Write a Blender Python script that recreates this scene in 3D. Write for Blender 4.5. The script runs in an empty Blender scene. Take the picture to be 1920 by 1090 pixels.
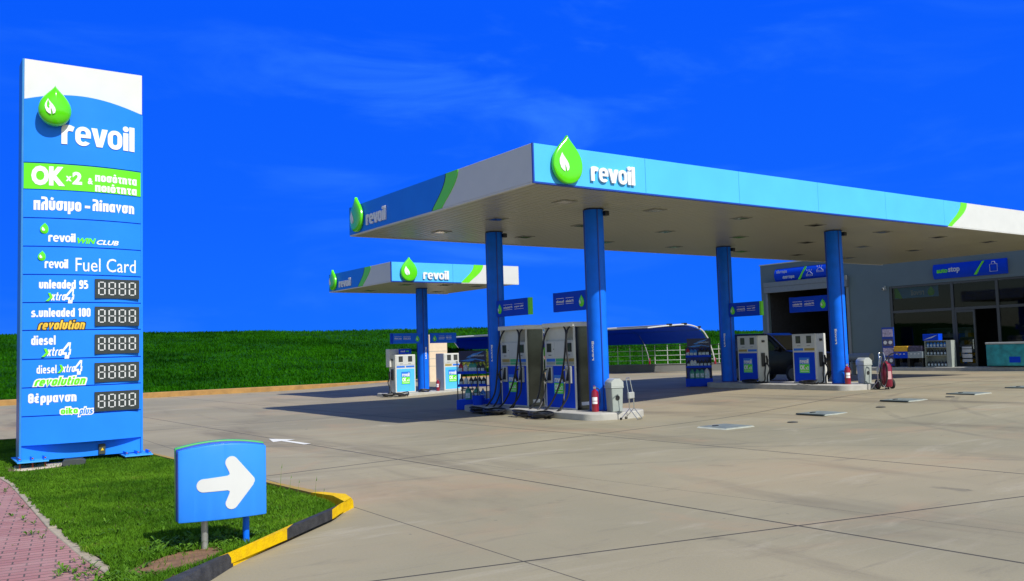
import bpy, bmesh, math, random
from mathutils import Vector, Matrix, noise
R = math.radians
random.seed(7)
SC = bpy.context.scene
COL = SC.collection

# ------------------------------------------------------------------ camera
cam_d = bpy.data.cameras.new('camera'); cam = bpy.data.objects.new('camera', cam_d); COL.objects.link(cam)
cam_d.sensor_fit = 'HORIZONTAL'; cam_d.sensor_width = 36.0; cam_d.lens = 36.0*1623.5/1920
cam_d.clip_start = 0.1; cam_d.clip_end = 5000
_r = Vector((0.819487, -0.572348, -0.0293)); _u = Vector((-0.014499, -0.071815, 0.997313)); _f = Vector((0.572914, 0.81686, 0.06715))
M = Matrix(((_r.x, _u.x, -_f.x, 0), (_r.y, _u.y, -_f.y, 0), (_r.z, _u.z, -_f.z, 1.62), (0, 0, 0, 1)))
cam.matrix_world = M
SC.camera = cam

# ------------------------------------------------------------------ sky, sun, exposure
SUN_AZ, SUN_EL = R(7), R(46)          # azimuth from -Y towards +X
sdir = Vector((math.sin(SUN_AZ)*math.cos(SUN_EL), -math.cos(SUN_AZ)*math.cos(SUN_EL), math.sin(SUN_EL)))
W = bpy.data.worlds.new('World'); SC.world = W; W.use_nodes = True
nt = W.node_tree; nt.nodes.clear()
def N(nt, t, **k):
    n = nt.nodes.new(t)
    for a, v in k.items():
        if a.startswith('i_'): n.inputs[a[2:].replace('_', ' ')].default_value = v
        else: setattr(n, a, v)
    return n
def L(nt, a, b): nt.links.new(a, b)
out = N(nt, 'ShaderNodeOutputWorld'); bg = N(nt, 'ShaderNodeBackground'); bg.inputs['Strength'].default_value = 0.115
sky = N(nt, 'ShaderNodeTexSky'); sky.sky_type = 'NISHITA'; sky.sun_disc = False
sky.sun_elevation = SUN_EL; sky.sun_rotation = math.pi - SUN_AZ
sky.altitude = 100; sky.air_density = 1.0; sky.dust_density = 0.6; sky.ozone_density = 2.0
tc = N(nt, 'ShaderNodeTexCoord'); sep = N(nt, 'ShaderNodeSeparateXYZ'); L(nt, tc.outputs['Generated'], sep.inputs[0])
dot = N(nt, 'ShaderNodeVectorMath', operation='DOT_PRODUCT'); L(nt, tc.outputs['Generated'], dot.inputs[0]); dot.inputs[1].default_value = (0.52, 0.854, 0)
mh = N(nt, 'ShaderNodeMapRange', interpolation_type='SMOOTHSTEP'); L(nt, dot.outputs['Value'], mh.inputs[0]); mh.inputs[1].default_value = 0.1; mh.inputs[2].default_value = 0.55
mv = N(nt, 'ShaderNodeMapRange', interpolation_type='SMOOTHSTEP'); L(nt, sep.outputs['Z'], mv.inputs[0]); mv.inputs[1].default_value = 0.8; mv.inputs[2].default_value = 0.47
fac = N(nt, 'ShaderNodeMath', operation='MULTIPLY'); L(nt, mh.outputs[0], fac.inputs[0]); L(nt, mv.outputs[0], fac.inputs[1])
# clear deep-blue part of the sky away from the sun, paler towards the horizon
ramp = N(nt, 'ShaderNodeValToRGB'); L(nt, sep.outputs['Z'], ramp.inputs[0])
ramp.color_ramp.elements[0].position = 0.0; ramp.color_ramp.elements[0].color = (0.009, 0.165, 1.0, 1)
ramp.color_ramp.elements[1].position = 0.36; ramp.color_ramp.elements[1].color = (0.0028, 0.105, 0.98, 1)
e = ramp.color_ramp.elements.new(0.15); e.color = (0.0055, 0.128, 1.0, 1)
# thin cirrus
mp = N(nt, 'ShaderNodeMapping'); mp.inputs['Scale'].default_value = (2.2, 2.2, 9.0); mp.inputs['Rotation'].default_value = (R(18), R(-12), 0)
L(nt, tc.outputs['Generated'], mp.inputs[0])
cn = N(nt, 'ShaderNodeTexNoise'); cn.inputs['Scale'].default_value = 1.6; cn.inputs['Detail'].default_value = 7; cn.inputs['Roughness'].default_value = 0.55; cn.inputs['Distortion'].default_value = 0.6
L(nt, mp.outputs[0], cn.inputs['Vector'])
cr = N(nt, 'ShaderNodeMapRange', interpolation_type='SMOOTHSTEP'); L(nt, cn.outputs['Fac'], cr.inputs[0]); cr.inputs[1].default_value = 0.48; cr.inputs[2].default_value = 0.78; cr.inputs[4].default_value = 0.6
cm = N(nt, 'ShaderNodeMix', data_type='RGBA'); cd_ = N(nt, 'ShaderNodeVectorMath', operation='DOT_PRODUCT'); L(nt, tc.outputs['Generated'], cd_.inputs[0]); cd_.inputs[1].default_value = (0.575, 0.735, 0.36)
cmk = N(nt, 'ShaderNodeMapRange', interpolation_type='SMOOTHSTEP'); L(nt, cd_.outputs['Value'], cmk.inputs[0]); cmk.inputs[1].default_value = 0.93; cmk.inputs[2].default_value = 0.995; cmk.inputs[3].default_value = 0.55; cmk.inputs[4].default_value = 1.5
cml = N(nt, 'ShaderNodeMath', operation='MULTIPLY', use_clamp=True); L(nt, cr.outputs[0], cml.inputs[0]); L(nt, cmk.outputs[0], cml.inputs[1])
L(nt, cml.outputs[0], cm.inputs[0]); L(nt, ramp.outputs[0], cm.inputs[6]); cm.inputs[7].default_value = (0.04, 0.235, 1.0, 1)
gain = N(nt, 'ShaderNodeVectorMath', operation='SCALE'); L(nt, cm.outputs[2], gain.inputs[0]); gain.inputs['Scale'].default_value = 8.75
mx = N(nt, 'ShaderNodeMix', data_type='RGBA'); L(nt, fac.outputs[0], mx.inputs[0]); L(nt, sky.outputs[0], mx.inputs[6]); L(nt, gain.outputs[0], mx.inputs[7])
L(nt, mx.outputs[2], bg.inputs['Color']); L(nt, bg.outputs[0], out.inputs[0])
sl = bpy.data.lights.new('sun', 'SUN'); sl.energy = 4.9; sl.angle = R(0.7); sl.color = (1.0, 0.96, 0.89)
so = bpy.data.objects.new('sun', sl); COL.objects.link(so)
so.rotation_euler = (-sdir).to_track_quat('-Z', 'Y').to_euler(); so.location = sdir*60
SC.view_settings.view_transform = 'Standard'; SC.view_settings.look = 'None'
SC.view_settings.exposure = 0.0; SC.view_settings.gamma = 1.0; SC.view_settings.use_curve_mapping = False
SC.cycles.max_bounces = 8; SC.cycles.use_adaptive_sampling = True

# ------------------------------------------------------------------ materials
MATS = {}
def mat(name, col, rough=0.5, metal=0.0, var=0.06, scale=6.0, bump=0.0, bscale=40.0, coat=0.0, spec=0.5, emit=None, trans=0.0, dirt=None):
    if name in MATS: return MATS[name]
    m = bpy.data.materials.new(name); m.use_nodes = True; t = m.node_tree
    p = t.nodes['Principled BSDF']
    p.inputs['Roughness'].default_value = rough; p.inputs['Metallic'].default_value = metal
    p.inputs['Coat Weight'].default_value = coat; p.inputs['Coat Roughness'].default_value = 0.12
    p.inputs['Specular IOR Level'].default_value = spec
    tcd = N(t, 'ShaderNodeTexCoord')
    nz = N(t, 'ShaderNodeTexNoise'); nz.inputs['Scale'].default_value = scale; nz.inputs['Detail'].default_value = 5
    L(t, tcd.outputs['Object'], nz.inputs['Vector'])
    mr = N(t, 'ShaderNodeMapRange'); L(t, nz.outputs['Fac'], mr.inputs[0]); mr.inputs[1].default_value = 0.25; mr.inputs[2].default_value = 0.75
    mxx = N(t, 'ShaderNodeMix', data_type='RGBA'); L(t, mr.outputs[0], mxx.inputs[0])
    c = col; mxx.inputs[6].default_value = (c[0]*(1-var), c[1]*(1-var), c[2]*(1-var), 1)
    d2 = dirt if dirt else (min(1, c[0]*(1+var)), min(1, c[1]*(1+var)), min(1, c[2]*(1+var)))
    mxx.inputs[7].default_value = (*d2, 1)
    L(t, mxx.outputs[2], p.inputs['Base Color'])
    rr = N(t, 'ShaderNodeMapRange'); L(t, nz.outputs['Fac'], rr.inputs[0]); rr.inputs[3].default_value = max(0.02, rough-0.08); rr.inputs[4].default_value = min(1, rough+0.08)
    L(t, rr.outputs[0], p.inputs['Roughness'])
    if bump:
        nb = N(t, 'ShaderNodeTexNoise'); nb.inputs['Scale'].default_value = bscale; nb.inputs['Detail'].default_value = 4
        L(t, tcd.outputs['Object'], nb.inputs['Vector'])
        bp = N(t, 'ShaderNodeBump'); bp.inputs['Strength'].default_value = bump; bp.inputs['Distance'].default_value = 0.01
        L(t, nb.outputs['Fac'], bp.inputs['Height']); L(t, bp.outputs[0], p.inputs['Normal'])
    if emit:
        p.inputs['Emission Color'].default_value = (*emit, 1); p.inputs['Emission Strength'].default_value = 1
    MATS[name] = m
    return m
BLUE = mat('blue_paint', (0.02, 0.235, 1.0), 0.45, var=0.06, scale=2, spec=0.1)
DBLUE = mat('deep_blue_paint', (0.002, 0.055, 0.66), 0.42, var=0.06, scale=3, spec=0.12)
NAVY = mat('navy_trim', (0.005, 0.05, 0.4), 0.4)
COLB = mat('column_blue_paint', (0.005, 0.155, 0.88), 0.4, coat=0.03, var=0.1, scale=4, spec=0.15)
LBLUE = mat('light_blue_fascia', (0.09, 0.50, 0.97), 0.45, var=0.05, scale=1.2, spec=0.12)
WHITE = mat('white_paint', (0.65, 0.66, 0.64), 0.45, var=0.03, scale=3)
LETT = mat('white_lettering', (0.85, 0.85, 0.85), 0.5, var=0.01)
CREAM = mat('cream_paint', (0.62, 0.62, 0.56), 0.4, var=0.05, scale=5, coat=0.1)
GREEN = mat('lime_green_gloss', (0.10, 0.72, 0.004), 0.22, coat=0.6, var=0.02)
LIME = mat('lime_green_panel', (0.13, 0.78, 0.008), 0.4, var=0.03)
SWOOSH = mat('green_stripe', (0.15, 0.75, 0.012), 0.4, var=0.03)
BLACKG = mat('black_plastic', (0.015, 0.016, 0.017), 0.4, var=0.2, scale=20)
DGREY = mat('dark_grey_display', (0.03, 0.04, 0.04), 0.35, var=0.1)
RUBBER = mat('black_rubber_hose', (0.012, 0.012, 0.013), 0.5, var=0.2, scale=20)
GREYP = mat('grey_plastic', (0.32, 0.36, 0.33), 0.5, var=0.08, scale=8)
LGREY = mat('light_grey_metal', (0.5, 0.52, 0.5), 0.4, metal=0.3, var=0.08)
STEEL = mat('brushed_steel', (0.062, 0.068, 0.064), 0.2, metal=1.0, var=0.6, scale=1.4, bump=0.15, bscale=5)
GALV = mat('galvanised_pipe', (0.42, 0.43, 0.4), 0.45, metal=0.6, var=0.15, scale=12)
CHROME = mat('chrome_wire', (0.6, 0.6, 0.58), 0.25, metal=0.9)
RED = mat('red_enamel', (0.27, 0.005, 0.025), 0.3, coat=0.4, var=0.1)
YEL = mat('yellow_kerb_paint', (0.95, 0.62, 0.001), 0.6, var=0.08, scale=11, bump=0.6, bscale=60, dirt=(0.66, 0.40, 0.01), spec=0.06)
YELF = mat('faded_yellow_kerb', (0.55, 0.33, 0.03), 0.8, var=0.25, scale=8, bump=0.5, dirt=(0.33, 0.27, 0.13), spec=0.1)
BLK = mat('black_kerb_paint', (0.02, 0.022, 0.026), 0.75, var=0.35, scale=14, bump=0.8, bscale=70, dirt=(0.05, 0.05, 0.052))
TAN = mat('tan_kerb', (0.36, 0.2, 0.06), 0.8, var=0.25, scale=3, bump=0.4)
ISL = mat('island_concrete', (0.42, 0.41, 0.37), 0.8, var=0.15, scale=5, bump=0.4)
WALLM = mat('pale_render_wall', (0.135, 0.185, 0.205), 0.85, var=0.05, scale=1.5, bump=0.1)
GREYW = mat('grey_wall', (0.2, 0.2, 0.19), 0.85, var=0.12, scale=2, bump=0.3)
SHUT = mat('grey_shutter', (0.22, 0.24, 0.25), 0.5, metal=0.3, var=0.08)
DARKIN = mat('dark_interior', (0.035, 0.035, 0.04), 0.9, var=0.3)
FRAME = mat('dark_aluminium', (0.08, 0.085, 0.09), 0.4, metal=0.4)
RUST = mat('rusty_bolt', (0.22, 0.05, 0.025), 0.8, var=0.4, scale=30)
HATCH = mat('grey_steel_hatch', (0.24, 0.28, 0.26), 0.5, metal=0.3, var=0.2, scale=5, bump=0.2)
HATCHW = mat('white_hatch_edge', (0.4, 0.42, 0.37), 0.6, var=0.15)
GOLD = mat('gold_lettering', (0.85, 0.5, 0.04), 0.4, var=0.35, scale=6)
CARP = mat('dark_car_paint', (0.005, 0.0055, 0.007), 0.35, coat=0.15, var=0.1, spec=0.25)
TYRE = mat('tyre_rubber', (0.02, 0.02, 0.02), 0.8)
TURQ = mat('turquoise_print', (0.02, 0.3, 0.34), 0.4, var=0.45, scale=4)
BUSHY = mat('yellow_carton', (0.75, 0.42, 0.02), 0.6, var=0.15)
PINKP = mat('printed_paper', (0.5, 0.42, 0.55), 0.5, var=0.5, scale=14)
BEIGE = mat('beige_panel', (0.68, 0.55, 0.4), 0.7, var=0.06)
def soffit_mat():
    m = mat('soffit_strip_metal', (0.36, 0.355, 0.26), 0.34, var=0.08, scale=1.5, spec=0.5); return m
SOFF = soffit_mat()
def glass_mat():
    m = bpy.data.materials.new('window_glass'); m.use_nodes = True; t = m.node_tree; t.nodes.clear()
    o = N(t, 'ShaderNodeOutputMaterial'); a = N(t, 'ShaderNodeBsdfTransparent'); a.inputs[0].default_value = (0.6, 0.64, 0.65, 1)
    g = N(t, 'ShaderNodeBsdfGlossy'); g.inputs['Roughness'].default_value = 0.02; g.inputs['Color'].default_value = (0.9, 0.95, 1, 1)
    f = N(t, 'ShaderNodeFresnel'); f.inputs[0].default_value = 1.28
    x = N(t, 'ShaderNodeMixShader'); L(t, f.outputs[0], x.inputs[0]); L(t, a.outputs[0], x.inputs[1]); L(t, g.outputs[0], x.inputs[2]); L(t, x.outputs[0], o.inputs[0])
    return m
GLASS = glass_mat()
def fabric_mat():
    m = mat('awning_blue_fabric', (0.006, 0.08, 0.45), 0.8, var=0.05); t = m.node_tree
    p = t.nodes['Principled BSDF']; o = [n for n in t.nodes if n.type == 'OUTPUT_MATERIAL'][0]
    tr = N(t, 'ShaderNodeBsdfTranslucent'); tr.inputs[0].default_value = (0.004, 0.13, 0.65, 1)
    x = N(t, 'ShaderNodeMixShader'); x.inputs[0].default_value = 0.35
    L(t, p.outputs[0], x.inputs[1]); L(t, tr.outputs[0], x.inputs[2]); L(t, x.outputs[0], o.inputs[0]); return m
FABRIC = fabric_mat()

def foliage(name, dark, light, scale, trans=0.25, dry=None):
    m = bpy.data.materials.new(name); m.use_nodes = True; t = m.node_tree
    p = t.nodes['Principled BSDF']; p.inputs['Roughness'].default_value = 0.55; p.inputs['Specular IOR Level'].default_value = 0.06
    o = [n for n in t.nodes if n.type == 'OUTPUT_MATERIAL'][0]
    tcd = N(t, 'ShaderNodeTexCoord'); nz = N(t, 'ShaderNodeTexNoise'); nz.inputs['Scale'].default_value = scale; nz.inputs['Detail'].default_value = 6; nz.inputs['Roughness'].default_value = 0.65
    L(t, tcd.outputs['Object'], nz.inputs['Vector'])
    n2 = N(t, 'ShaderNodeTexNoise'); n2.inputs['Scale'].default_value = scale*.27; n2.inputs['Detail'].default_value = 3; L(t, tcd.outputs['Object'], n2.inputs['Vector'])
    av = N(t, 'ShaderNodeMix'); av.inputs[0].default_value = .5; L(t, nz.outputs['Fac'], av.inputs[2]); L(t, n2.outputs['Fac'], av.inputs[3])
    rp = N(t, 'ShaderNodeValToRGB'); L(t, av.outputs[0], rp.inputs[0])
    rp.color_ramp.elements[0].position = 0.36; rp.color_ramp.elements[0].color = (*dark, 1)
    rp.color_ramp.elements[1].position = 0.6; rp.color_ramp.elements[1].color = (*light, 1)
    if dry:
        q = rp.color_ramp.elements.new(0.7); q.color = (*dry, 1)
    L(t, rp.outputs[0], p.inputs['Base Color'])
    tr = N(t, 'ShaderNodeBsdfTranslucent'); L(t, rp.outputs[0], tr.inputs[0])
    x = N(t, 'ShaderNodeMixShader'); x.inputs[0].default_value = trans
    L(t, p.outputs[0], x.inputs[1]); L(t, tr.outputs[0], x.inputs[2]); L(t, x.outputs[0], o.inputs[0])
    return m
LAWN = foliage('lawn_blades', (0.035, 0.115, 0.006), (0.12, 0.275, 0.014), 2.6, dry=(0.28, 0.27, 0.06))
WEED = foliage('weed_leaves', (0.05, 0.15, 0.012), (0.14, 0.28, 0.03), 5)
MEAD = foliage('meadow_grass', (0.006, 0.058, 0.0004), (0.035, 0.20, 0.0012), 0.5, trans=.45)
SHRUB = foliage('shrub_leaves', (0.03, 0.07, 0.012), (0.2, 0.2, 0.04), 2.2)

def concrete():
    m = bpy.data.materials.new('concrete_slabs'); m.use_nodes = True; t = m.node_tree
    p = t.nodes['Principled BSDF']; p.inputs['Roughness'].default_value = 0.82; p.inputs['Specular IOR Level'].default_value = 0.3
    tcd = N(t, 'ShaderNodeTexCoord'); P = tcd.outputs['Object']
    def nz(scale, det, rough=0.6, dist=0.0, stretch=None):
        n = N(t, 'ShaderNodeTexNoise'); n.inputs['Scale'].default_value = scale; n.inputs['Detail'].default_value = det; n.inputs['Roughness'].default_value = rough; n.inputs['Distortion'].default_value = dist
        if stretch:
            mpn = N(t, 'ShaderNodeMapping'); mpn.inputs['Scale'].default_value = stretch; mpn.inputs['Rotation'].default_value = (0, 0, R(35)); L(t, P, mpn.inputs[0]); L(t, mpn.outputs[0], n.inputs['Vector'])
        else: L(t, P, n.inputs['Vector'])
        return n.outputs['Fac']
    def mixc(f, a, b, lo, hi, amt=1.0):
        mr = N(t, 'ShaderNodeMapRange', interpolation_type='SMOOTHSTEP'); L(t, f, mr.inputs[0]); mr.inputs[1].default_value = lo; mr.inputs[2].default_value = hi; mr.inputs[4].default_value = amt
        x = N(t, 'ShaderNodeMix', data_type='RGBA'); L(t, mr.outputs[0], x.inputs[0])
        if isinstance(a, tuple): x.inputs[6].default_value = (*a, 1)
        else: L(t, a, x.inputs[6])
        if isinstance(b, tuple): x.inputs[7].default_value = (*b, 1)
        else: L(t, b, x.inputs[7])
        return x.outputs[2]
    c = mixc(nz(0.22, 4), (0.275, 0.248, 0.165), (0.335, 0.298, 0.20), 0.35, 0.65)
    c = mixc(nz(0.11, 2, 0.5, 0.3), c, (0.36, 0.29, 0.18), 0.42, 0.62, 0.55)                             # warm tan slabs
    c = mixc(nz(0.16, 3, 0.5, 0.6), c, (0.235, 0.218, 0.15), 0.48, 0.66, 0.7)                          # broad darker slabs of traffic film
    c = mixc(nz(0.5, 6, 0.62, 0.9, (1.0, 0.22, 1)), c, (0.17, 0.145, 0.10), 0.50, 0.74, 0.8)           # brown traffic stains
    c = mixc(nz(0.8, 9, 0.72, 0.6, (0.45, 1.6, 1)), c, (0.45, 0.405, 0.315), 0.53, 0.76, 0.6)          # pale scuffed patches
    c = mixc(nz(0.33, 5, 0.6, 1.0), c, (0.38, 0.26, 0.16), 0.52, 0.74, 0.65)                           # pinkish tint
    c = mixc(nz(2.6, 10, 0.78, 0.4, (0.3, 1.6, 1)), c, (0.15, 0.135, 0.105), 0.52, 0.74, 0.5)          # streaks
    c = mixc(nz(60, 3), c, (0.2, 0.185, 0.14), 0.48, 0.8, 0.4)                                         # grain
    c = mixc(nz(1.3, 4, 0.6, 0.4), c, (0.11, 0.10, 0.08), 0.66, 0.78, 0.6)                               # oil blots
    c = mixc(nz(5.5, 3, 0.5, 0.2), c, (0.08, 0.075, 0.065), 0.735, 0.78, 0.6)                            # small drips
    for (cx, cy, rr, hw) in ((4.0, 1.0, 9.0, .10), (4.0, 1.0, 10.5, .10), (24.0, 2.0, 9.6, .11), (24.0, 2.0, 11.1, .11), (18.0, 26.0, 16.5, .1), (18.0, 26.0, 18.0, .1)):   # tyre tracks
        dd = N(t, 'ShaderNodeVectorMath', operation='DISTANCE'); L(t, P, dd.inputs[0]); dd.inputs[1].default_value = (cx, cy, 0)
        sb = N(t, 'ShaderNodeMath', operation='SUBTRACT'); L(t, dd.outputs['Value'], sb.inputs[0]); sb.inputs[1].default_value = rr
        ab_ = N(t, 'ShaderNodeMath', operation='ABSOLUTE'); L(t, sb.outputs[0], ab_.inputs[0])
        mm = N(t, 'ShaderNodeMapRange', interpolation_type='SMOOTHSTEP'); L(t, ab_.outputs[0], mm.inputs[0]); mm.inputs[1].default_value = hw*1.5; mm.inputs[2].default_value = hw*.4
        ml = N(t, 'ShaderNodeMath', operation='MULTIPLY'); L(t, mm.outputs[0], ml.inputs[0]); L(t, nz(0.7, 4), ml.inputs[1])
        c = mixc(ml.outputs[0], c, (0.12, 0.11, 0.09), 0.3, 0.75, 0.4)
    # saw-cut joints: (nx, ny, c, halfwidth, clip-x0, clip-x1)
    joints = [((10.18, 15.86), (10.64, 4.95), .018), ((6.14, 11.89), (6.23, 9.74), .016), ((6.14, 11.89), (32.14, 14.75), .021), ((6.4, 4.92), (3.54, 5.57), .014), ((4.43, 21.16), (12.59, 20.73), .022), ((3.89, 6.11), (3.88, 4.76), .006), ((7.3, 5.09), (7.5, 3.4), .004), ((18.9, 30.2), (19.3, 14.0), .02), ((27.6, 10.0), (27.9, 1.0), .02)]
    pz = N(t, 'ShaderNodeSeparateXYZ'); L(t, P, pz.inputs[0])
    acc = None
    for (a, b, hw) in joints:
        d = Vector((b[0]-a[0], b[1]-a[1])).normalized(); n = (-d.y, d.x); cc = n[0]*a[0]+n[1]*a[1]
        dp = N(t, 'ShaderNodeVectorMath', operation='DOT_PRODUCT'); L(t, P, dp.inputs[0]); dp.inputs[1].default_value = (n[0], n[1], 0)
        su = N(t, 'ShaderNodeMath', operation='SUBTRACT'); L(t, dp.outputs['Value'], su.inputs[0]); su.inputs[1].default_value = cc
        ab = N(t, 'ShaderNodeMath', operation='ABSOLUTE'); L(t, su.outputs[0], ab.inputs[0])
        lt = N(t, 'ShaderNodeMath', operation='LESS_THAN'); L(t, ab.outputs[0], lt.inputs[0]); lt.inputs[1].default_value = hw
        if acc is None: acc = lt.outputs[0]
        else:
            mxm = N(t, 'ShaderNodeMath', operation='MAXIMUM'); L(t, acc, mxm.inputs[0]); L(t, lt.outputs[0], mxm.inputs[1]); acc = mxm.outputs[0]
    sc = N(t, 'ShaderNodeMath', operation='MULTIPLY'); L(t, acc, sc.inputs[0]); sc.inputs[1].default_value = 0.9
    x = N(t, 'ShaderNodeMix', data_type='RGBA'); L(t, sc.outputs[0], x.inputs[0]); L(t, c, x.inputs[6]); x.inputs[7].default_value = (0.035, 0.032, 0.03, 1)
    L(t, x.outputs[2], p.inputs['Base Color'])
    bp = N(t, 'ShaderNodeBump'); bp.inputs['Strength'].default_value = 0.25; bp.inputs['Distance'].default_value = 0.01
    L(t, nz(25, 6), bp.inputs['Height']); L(t, bp.outputs[0], p.inputs['Normal'])
    return m
CONC = concrete()

def pavers():
    m = bpy.data.materials.new('red_pavers'); m.use_nodes = True; t = m.node_tree
    p = t.nodes['Principled BSDF']; p.inputs['Roughness'].default_value = 0.85
    tcd = N(t, 'ShaderNodeTexCoord'); mpn = N(t, 'ShaderNodeMapping'); L(t, tcd.outputs['Object'], mpn.inputs[0]); mpn.inputs['Rotation'].default_value = (0, 0, R(8))
    b = N(t, 'ShaderNodeTexBrick'); L(t, mpn.outputs[0], b.inputs['Vector'])
    b.inputs['Color1'].default_value = (0.33, 0.15, 0.145, 1); b.inputs['Color2'].default_value = (0.39, 0.195, 0.185, 1); b.inputs['Mortar'].default_value = (0.10, 0.075, 0.065, 1)
    b.inputs['Scale'].default_value = 1.0; b.inputs['Brick Width'].default_value = 0.2; b.inputs['Row Height'].default_value = 0.1; b.inputs['Mortar Size'].default_value = 0.007; b.inputs['Mortar Smooth'].default_value = 0.3
    nz = N(t, 'ShaderNodeTexNoise'); nz.inputs['Scale'].default_value = 3.5; nz.inputs['Detail'].default_value = 8; L(t, tcd.outputs['Object'], nz.inputs['Vector'])
    mr = N(t, 'ShaderNodeMapRange'); L(t, nz.outputs['Fac'], mr.inputs[0]); mr.inputs[1].default_value = 0.45; mr.inputs[2].default_value = 0.8; mr.inputs[4].default_value = 0.6
    x = N(t, 'ShaderNodeMix', data_type='RGBA'); L(t, mr.outputs[0], x.inputs[0]); L(t, b.outputs['Color'], x.inputs[6]); x.inputs[7].default_value = (0.40, 0.26, 0.24, 1)
    L(t, x.outputs[2], p.inputs['Base Color'])
    bp = N(t, 'ShaderNodeBump'); bp.inputs['Strength'].default_value = 0.6; bp.inputs['Distance'].default_value = 0.01; bp.invert = True
    L(t, b.outputs['Fac'], bp.inputs['Height']); L(t, bp.outputs[0], p.inputs['Normal'])
    return m
PAVE = pavers()
SOIL = mat('lawn_soil', (0.06, 0.075, 0.02), 0.95, var=0.3, scale=5, bump=0.6, dirt=(0.16, 0.10, 0.05))
EARTH = mat('bare_earth', (0.2, 0.11, 0.055), 0.95, var=0.4, scale=12, bump=0.9, bscale=50)
BANKM = mat('meadow_ground', (0.006, 0.05, 0.001), 0.95, var=0.4, scale=0.5, bump=0.6, bscale=3, dirt=(0.014, 0.09, 0.002), spec=0.05)
KSTONE = mat('edging_stone', (0.36, 0.31, 0.23), 0.85, var=0.2, scale=6, bump=0.5)

# ------------------------------------------------------------------ mesh helpers
class MB:
    def __init__(s): s.v = []; s.f = []; s.m = []
    def add(s, vs, fs, m=0):
        o = len(s.v); s.v += [tuple(v) for v in vs]; s.f += [tuple(i+o for i in f) for f in fs]; s.m += [m]*len(fs); return s
    def box(s, x0, x1, y0, y1, z0, z1, m=0):
        return s.add([(x0,y0,z0),(x1,y0,z0),(x1,y1,z0),(x0,y1,z0),(x0,y0,z1),(x1,y0,z1),(x1,y1,z1),(x0,y1,z1)],
                     [(0,3,2,1),(4,5,6,7),(0,1,5,4),(1,2,6,5),(2,3,7,6),(3,0,4,7)], m)
    def tube(s, pts, r, n=8, m=0, cap=True):
        P = [Vector(p) for p in pts]; o = len(s.v); k = len(P); up = None
        rs = r if isinstance(r, (list, tuple)) else [r]*k
        for i, p in enumerate(P):
            t = (P[min(i+1, k-1)]-P[max(i-1, 0)]); t = t.normalized() if t.length > 1e-9 else Vector((0, 0, 1))
            if up is None: up = t.orthogonal().normalized()
            up = (up-t*up.dot(t)); up = up.normalized() if up.length > 1e-6 else t.orthogonal().normalized()
            b = t.cross(up)
            for j in range(n):
                a = 2*math.pi*j/n; s.v.append(tuple(p+(up*math.cos(a)+b*math.sin(a))*rs[i]))
        for i in range(k-1):
            for j in range(n):
                s.f.append((o+i*n+j, o+i*n+(j+1)%n, o+(i+1)*n+(j+1)%n, o+(i+1)*n+j)); s.m.append(m)
        if cap:
            s.f.append(tuple(o+j for j in reversed(range(n)))); s.m.append(m)
            s.f.append(tuple(o+(k-1)*n+j for j in range(n))); s.m.append(m)
        return s
    def lathe(s, prof, cx=0, cy=0, n=20, m=0, sx=1, sy=1):
        o = len(s.v); k = len(prof)
        for (r, z) in prof:
            for j in range(n):
                a = 2*math.pi*j/n; s.v.append((cx+sx*r*math.cos(a), cy+sy*r*math.sin(a), z))
        for i in range(k-1):
            for j in range(n):
                s.f.append((o+i*n+j, o+i*n+(j+1)%n, o+(i+1)*n+(j+1)%n, o+(i+1)*n+j)); s.m.append(m)
        s.f.append(tuple(o+j for j in reversed(range(n)))); s.m.append(m)
        s.f.append(tuple(o+(k-1)*n+j for j in range(n))); s.m.append(m)
        return s
    def prism(s, pts, a, b, axis='y', m=0):
        # polygon pts (p,q) extruded from a to b along axis; y: (x,z), x: (y,z), z: (x,y)
        n = len(pts)
        if axis == 'y': g = lambda p, q, t: (p, t, q)
        elif axis == 'x': g = lambda p, q, t: (t, p, q)
        else: g = lambda p, q, t: (p, q, t)
        vs = [g(p, q, a) for p, q in pts]+[g(p, q, b) for p, q in pts]
        return s.add(vs, [tuple(range(n)), tuple(reversed(range(n, 2*n)))]+[(i, i+n, (i+1) % n+n, (i+1) % n) for i in range(n)], m)
    def xf(s, mtx):
        s.v = [tuple(mtx @ Vector(v)) for v in s.v]; return s
    def build(s, name, mats, parent=None, bevel=0, seg=1, smooth=35, world=False, fix=True):
        me = bpy.data.meshes.new(name)
        vs = s.v
        if world and parent is not None:
            l = parent.location; vs = [(v[0]-l.x, v[1]-l.y, v[2]-l.z) for v in vs]
        me.from_pydata(vs, [], s.f); 
        mats = mats if isinstance(mats, (list, tuple)) else [mats]
        for mm in mats: me.materials.append(mm)
        me.polygons.foreach_set('material_index', s.m)
        if fix or bevel:
            bm = bmesh.new(); bm.from_mesh(me)
            if fix: bmesh.ops.recalc_face_normals(bm, faces=bm.faces)
            if bevel:
                es = [e for e in bm.edges if len(e.link_faces) == 2 and e.calc_face_angle(0) > R(30)]
                bmesh.ops.bevel(bm, geom=es, offset=bevel, segments=seg, affect='EDGES', profile=0.5, clamp_overlap=True)
            bm.to_mesh(me); bm.free()
        if smooth:
            me.polygons.foreach_set('use_smooth', [True]*len(me.polygons)); me.set_sharp_from_angle(angle=R(smooth))
        me.update()
        o = bpy.data.objects.new(name, me); COL.objects.link(o)
        if parent is not None: o.parent = parent
        return o
def tag(o, label=None, cat=None, group=None, kind=None):
    if label: o['label'] = label
    if cat: o['category'] = cat
    if group: o['group'] = group
    if kind: o['kind'] = kind
    return o
def thing(name, label, cat, loc=(0, 0, 0), rz=0, group=None):
    o = bpy.data.objects.new(name, None); COL.objects.link(o); o.location = loc; o.rotation_euler = (0, 0, rz); o.empty_display_size = 0.2
    return tag(o, label, cat, group)
def struct(name, mb, mats, **k):
    return tag(mb.build(name, mats, **k), kind='structure')
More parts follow.
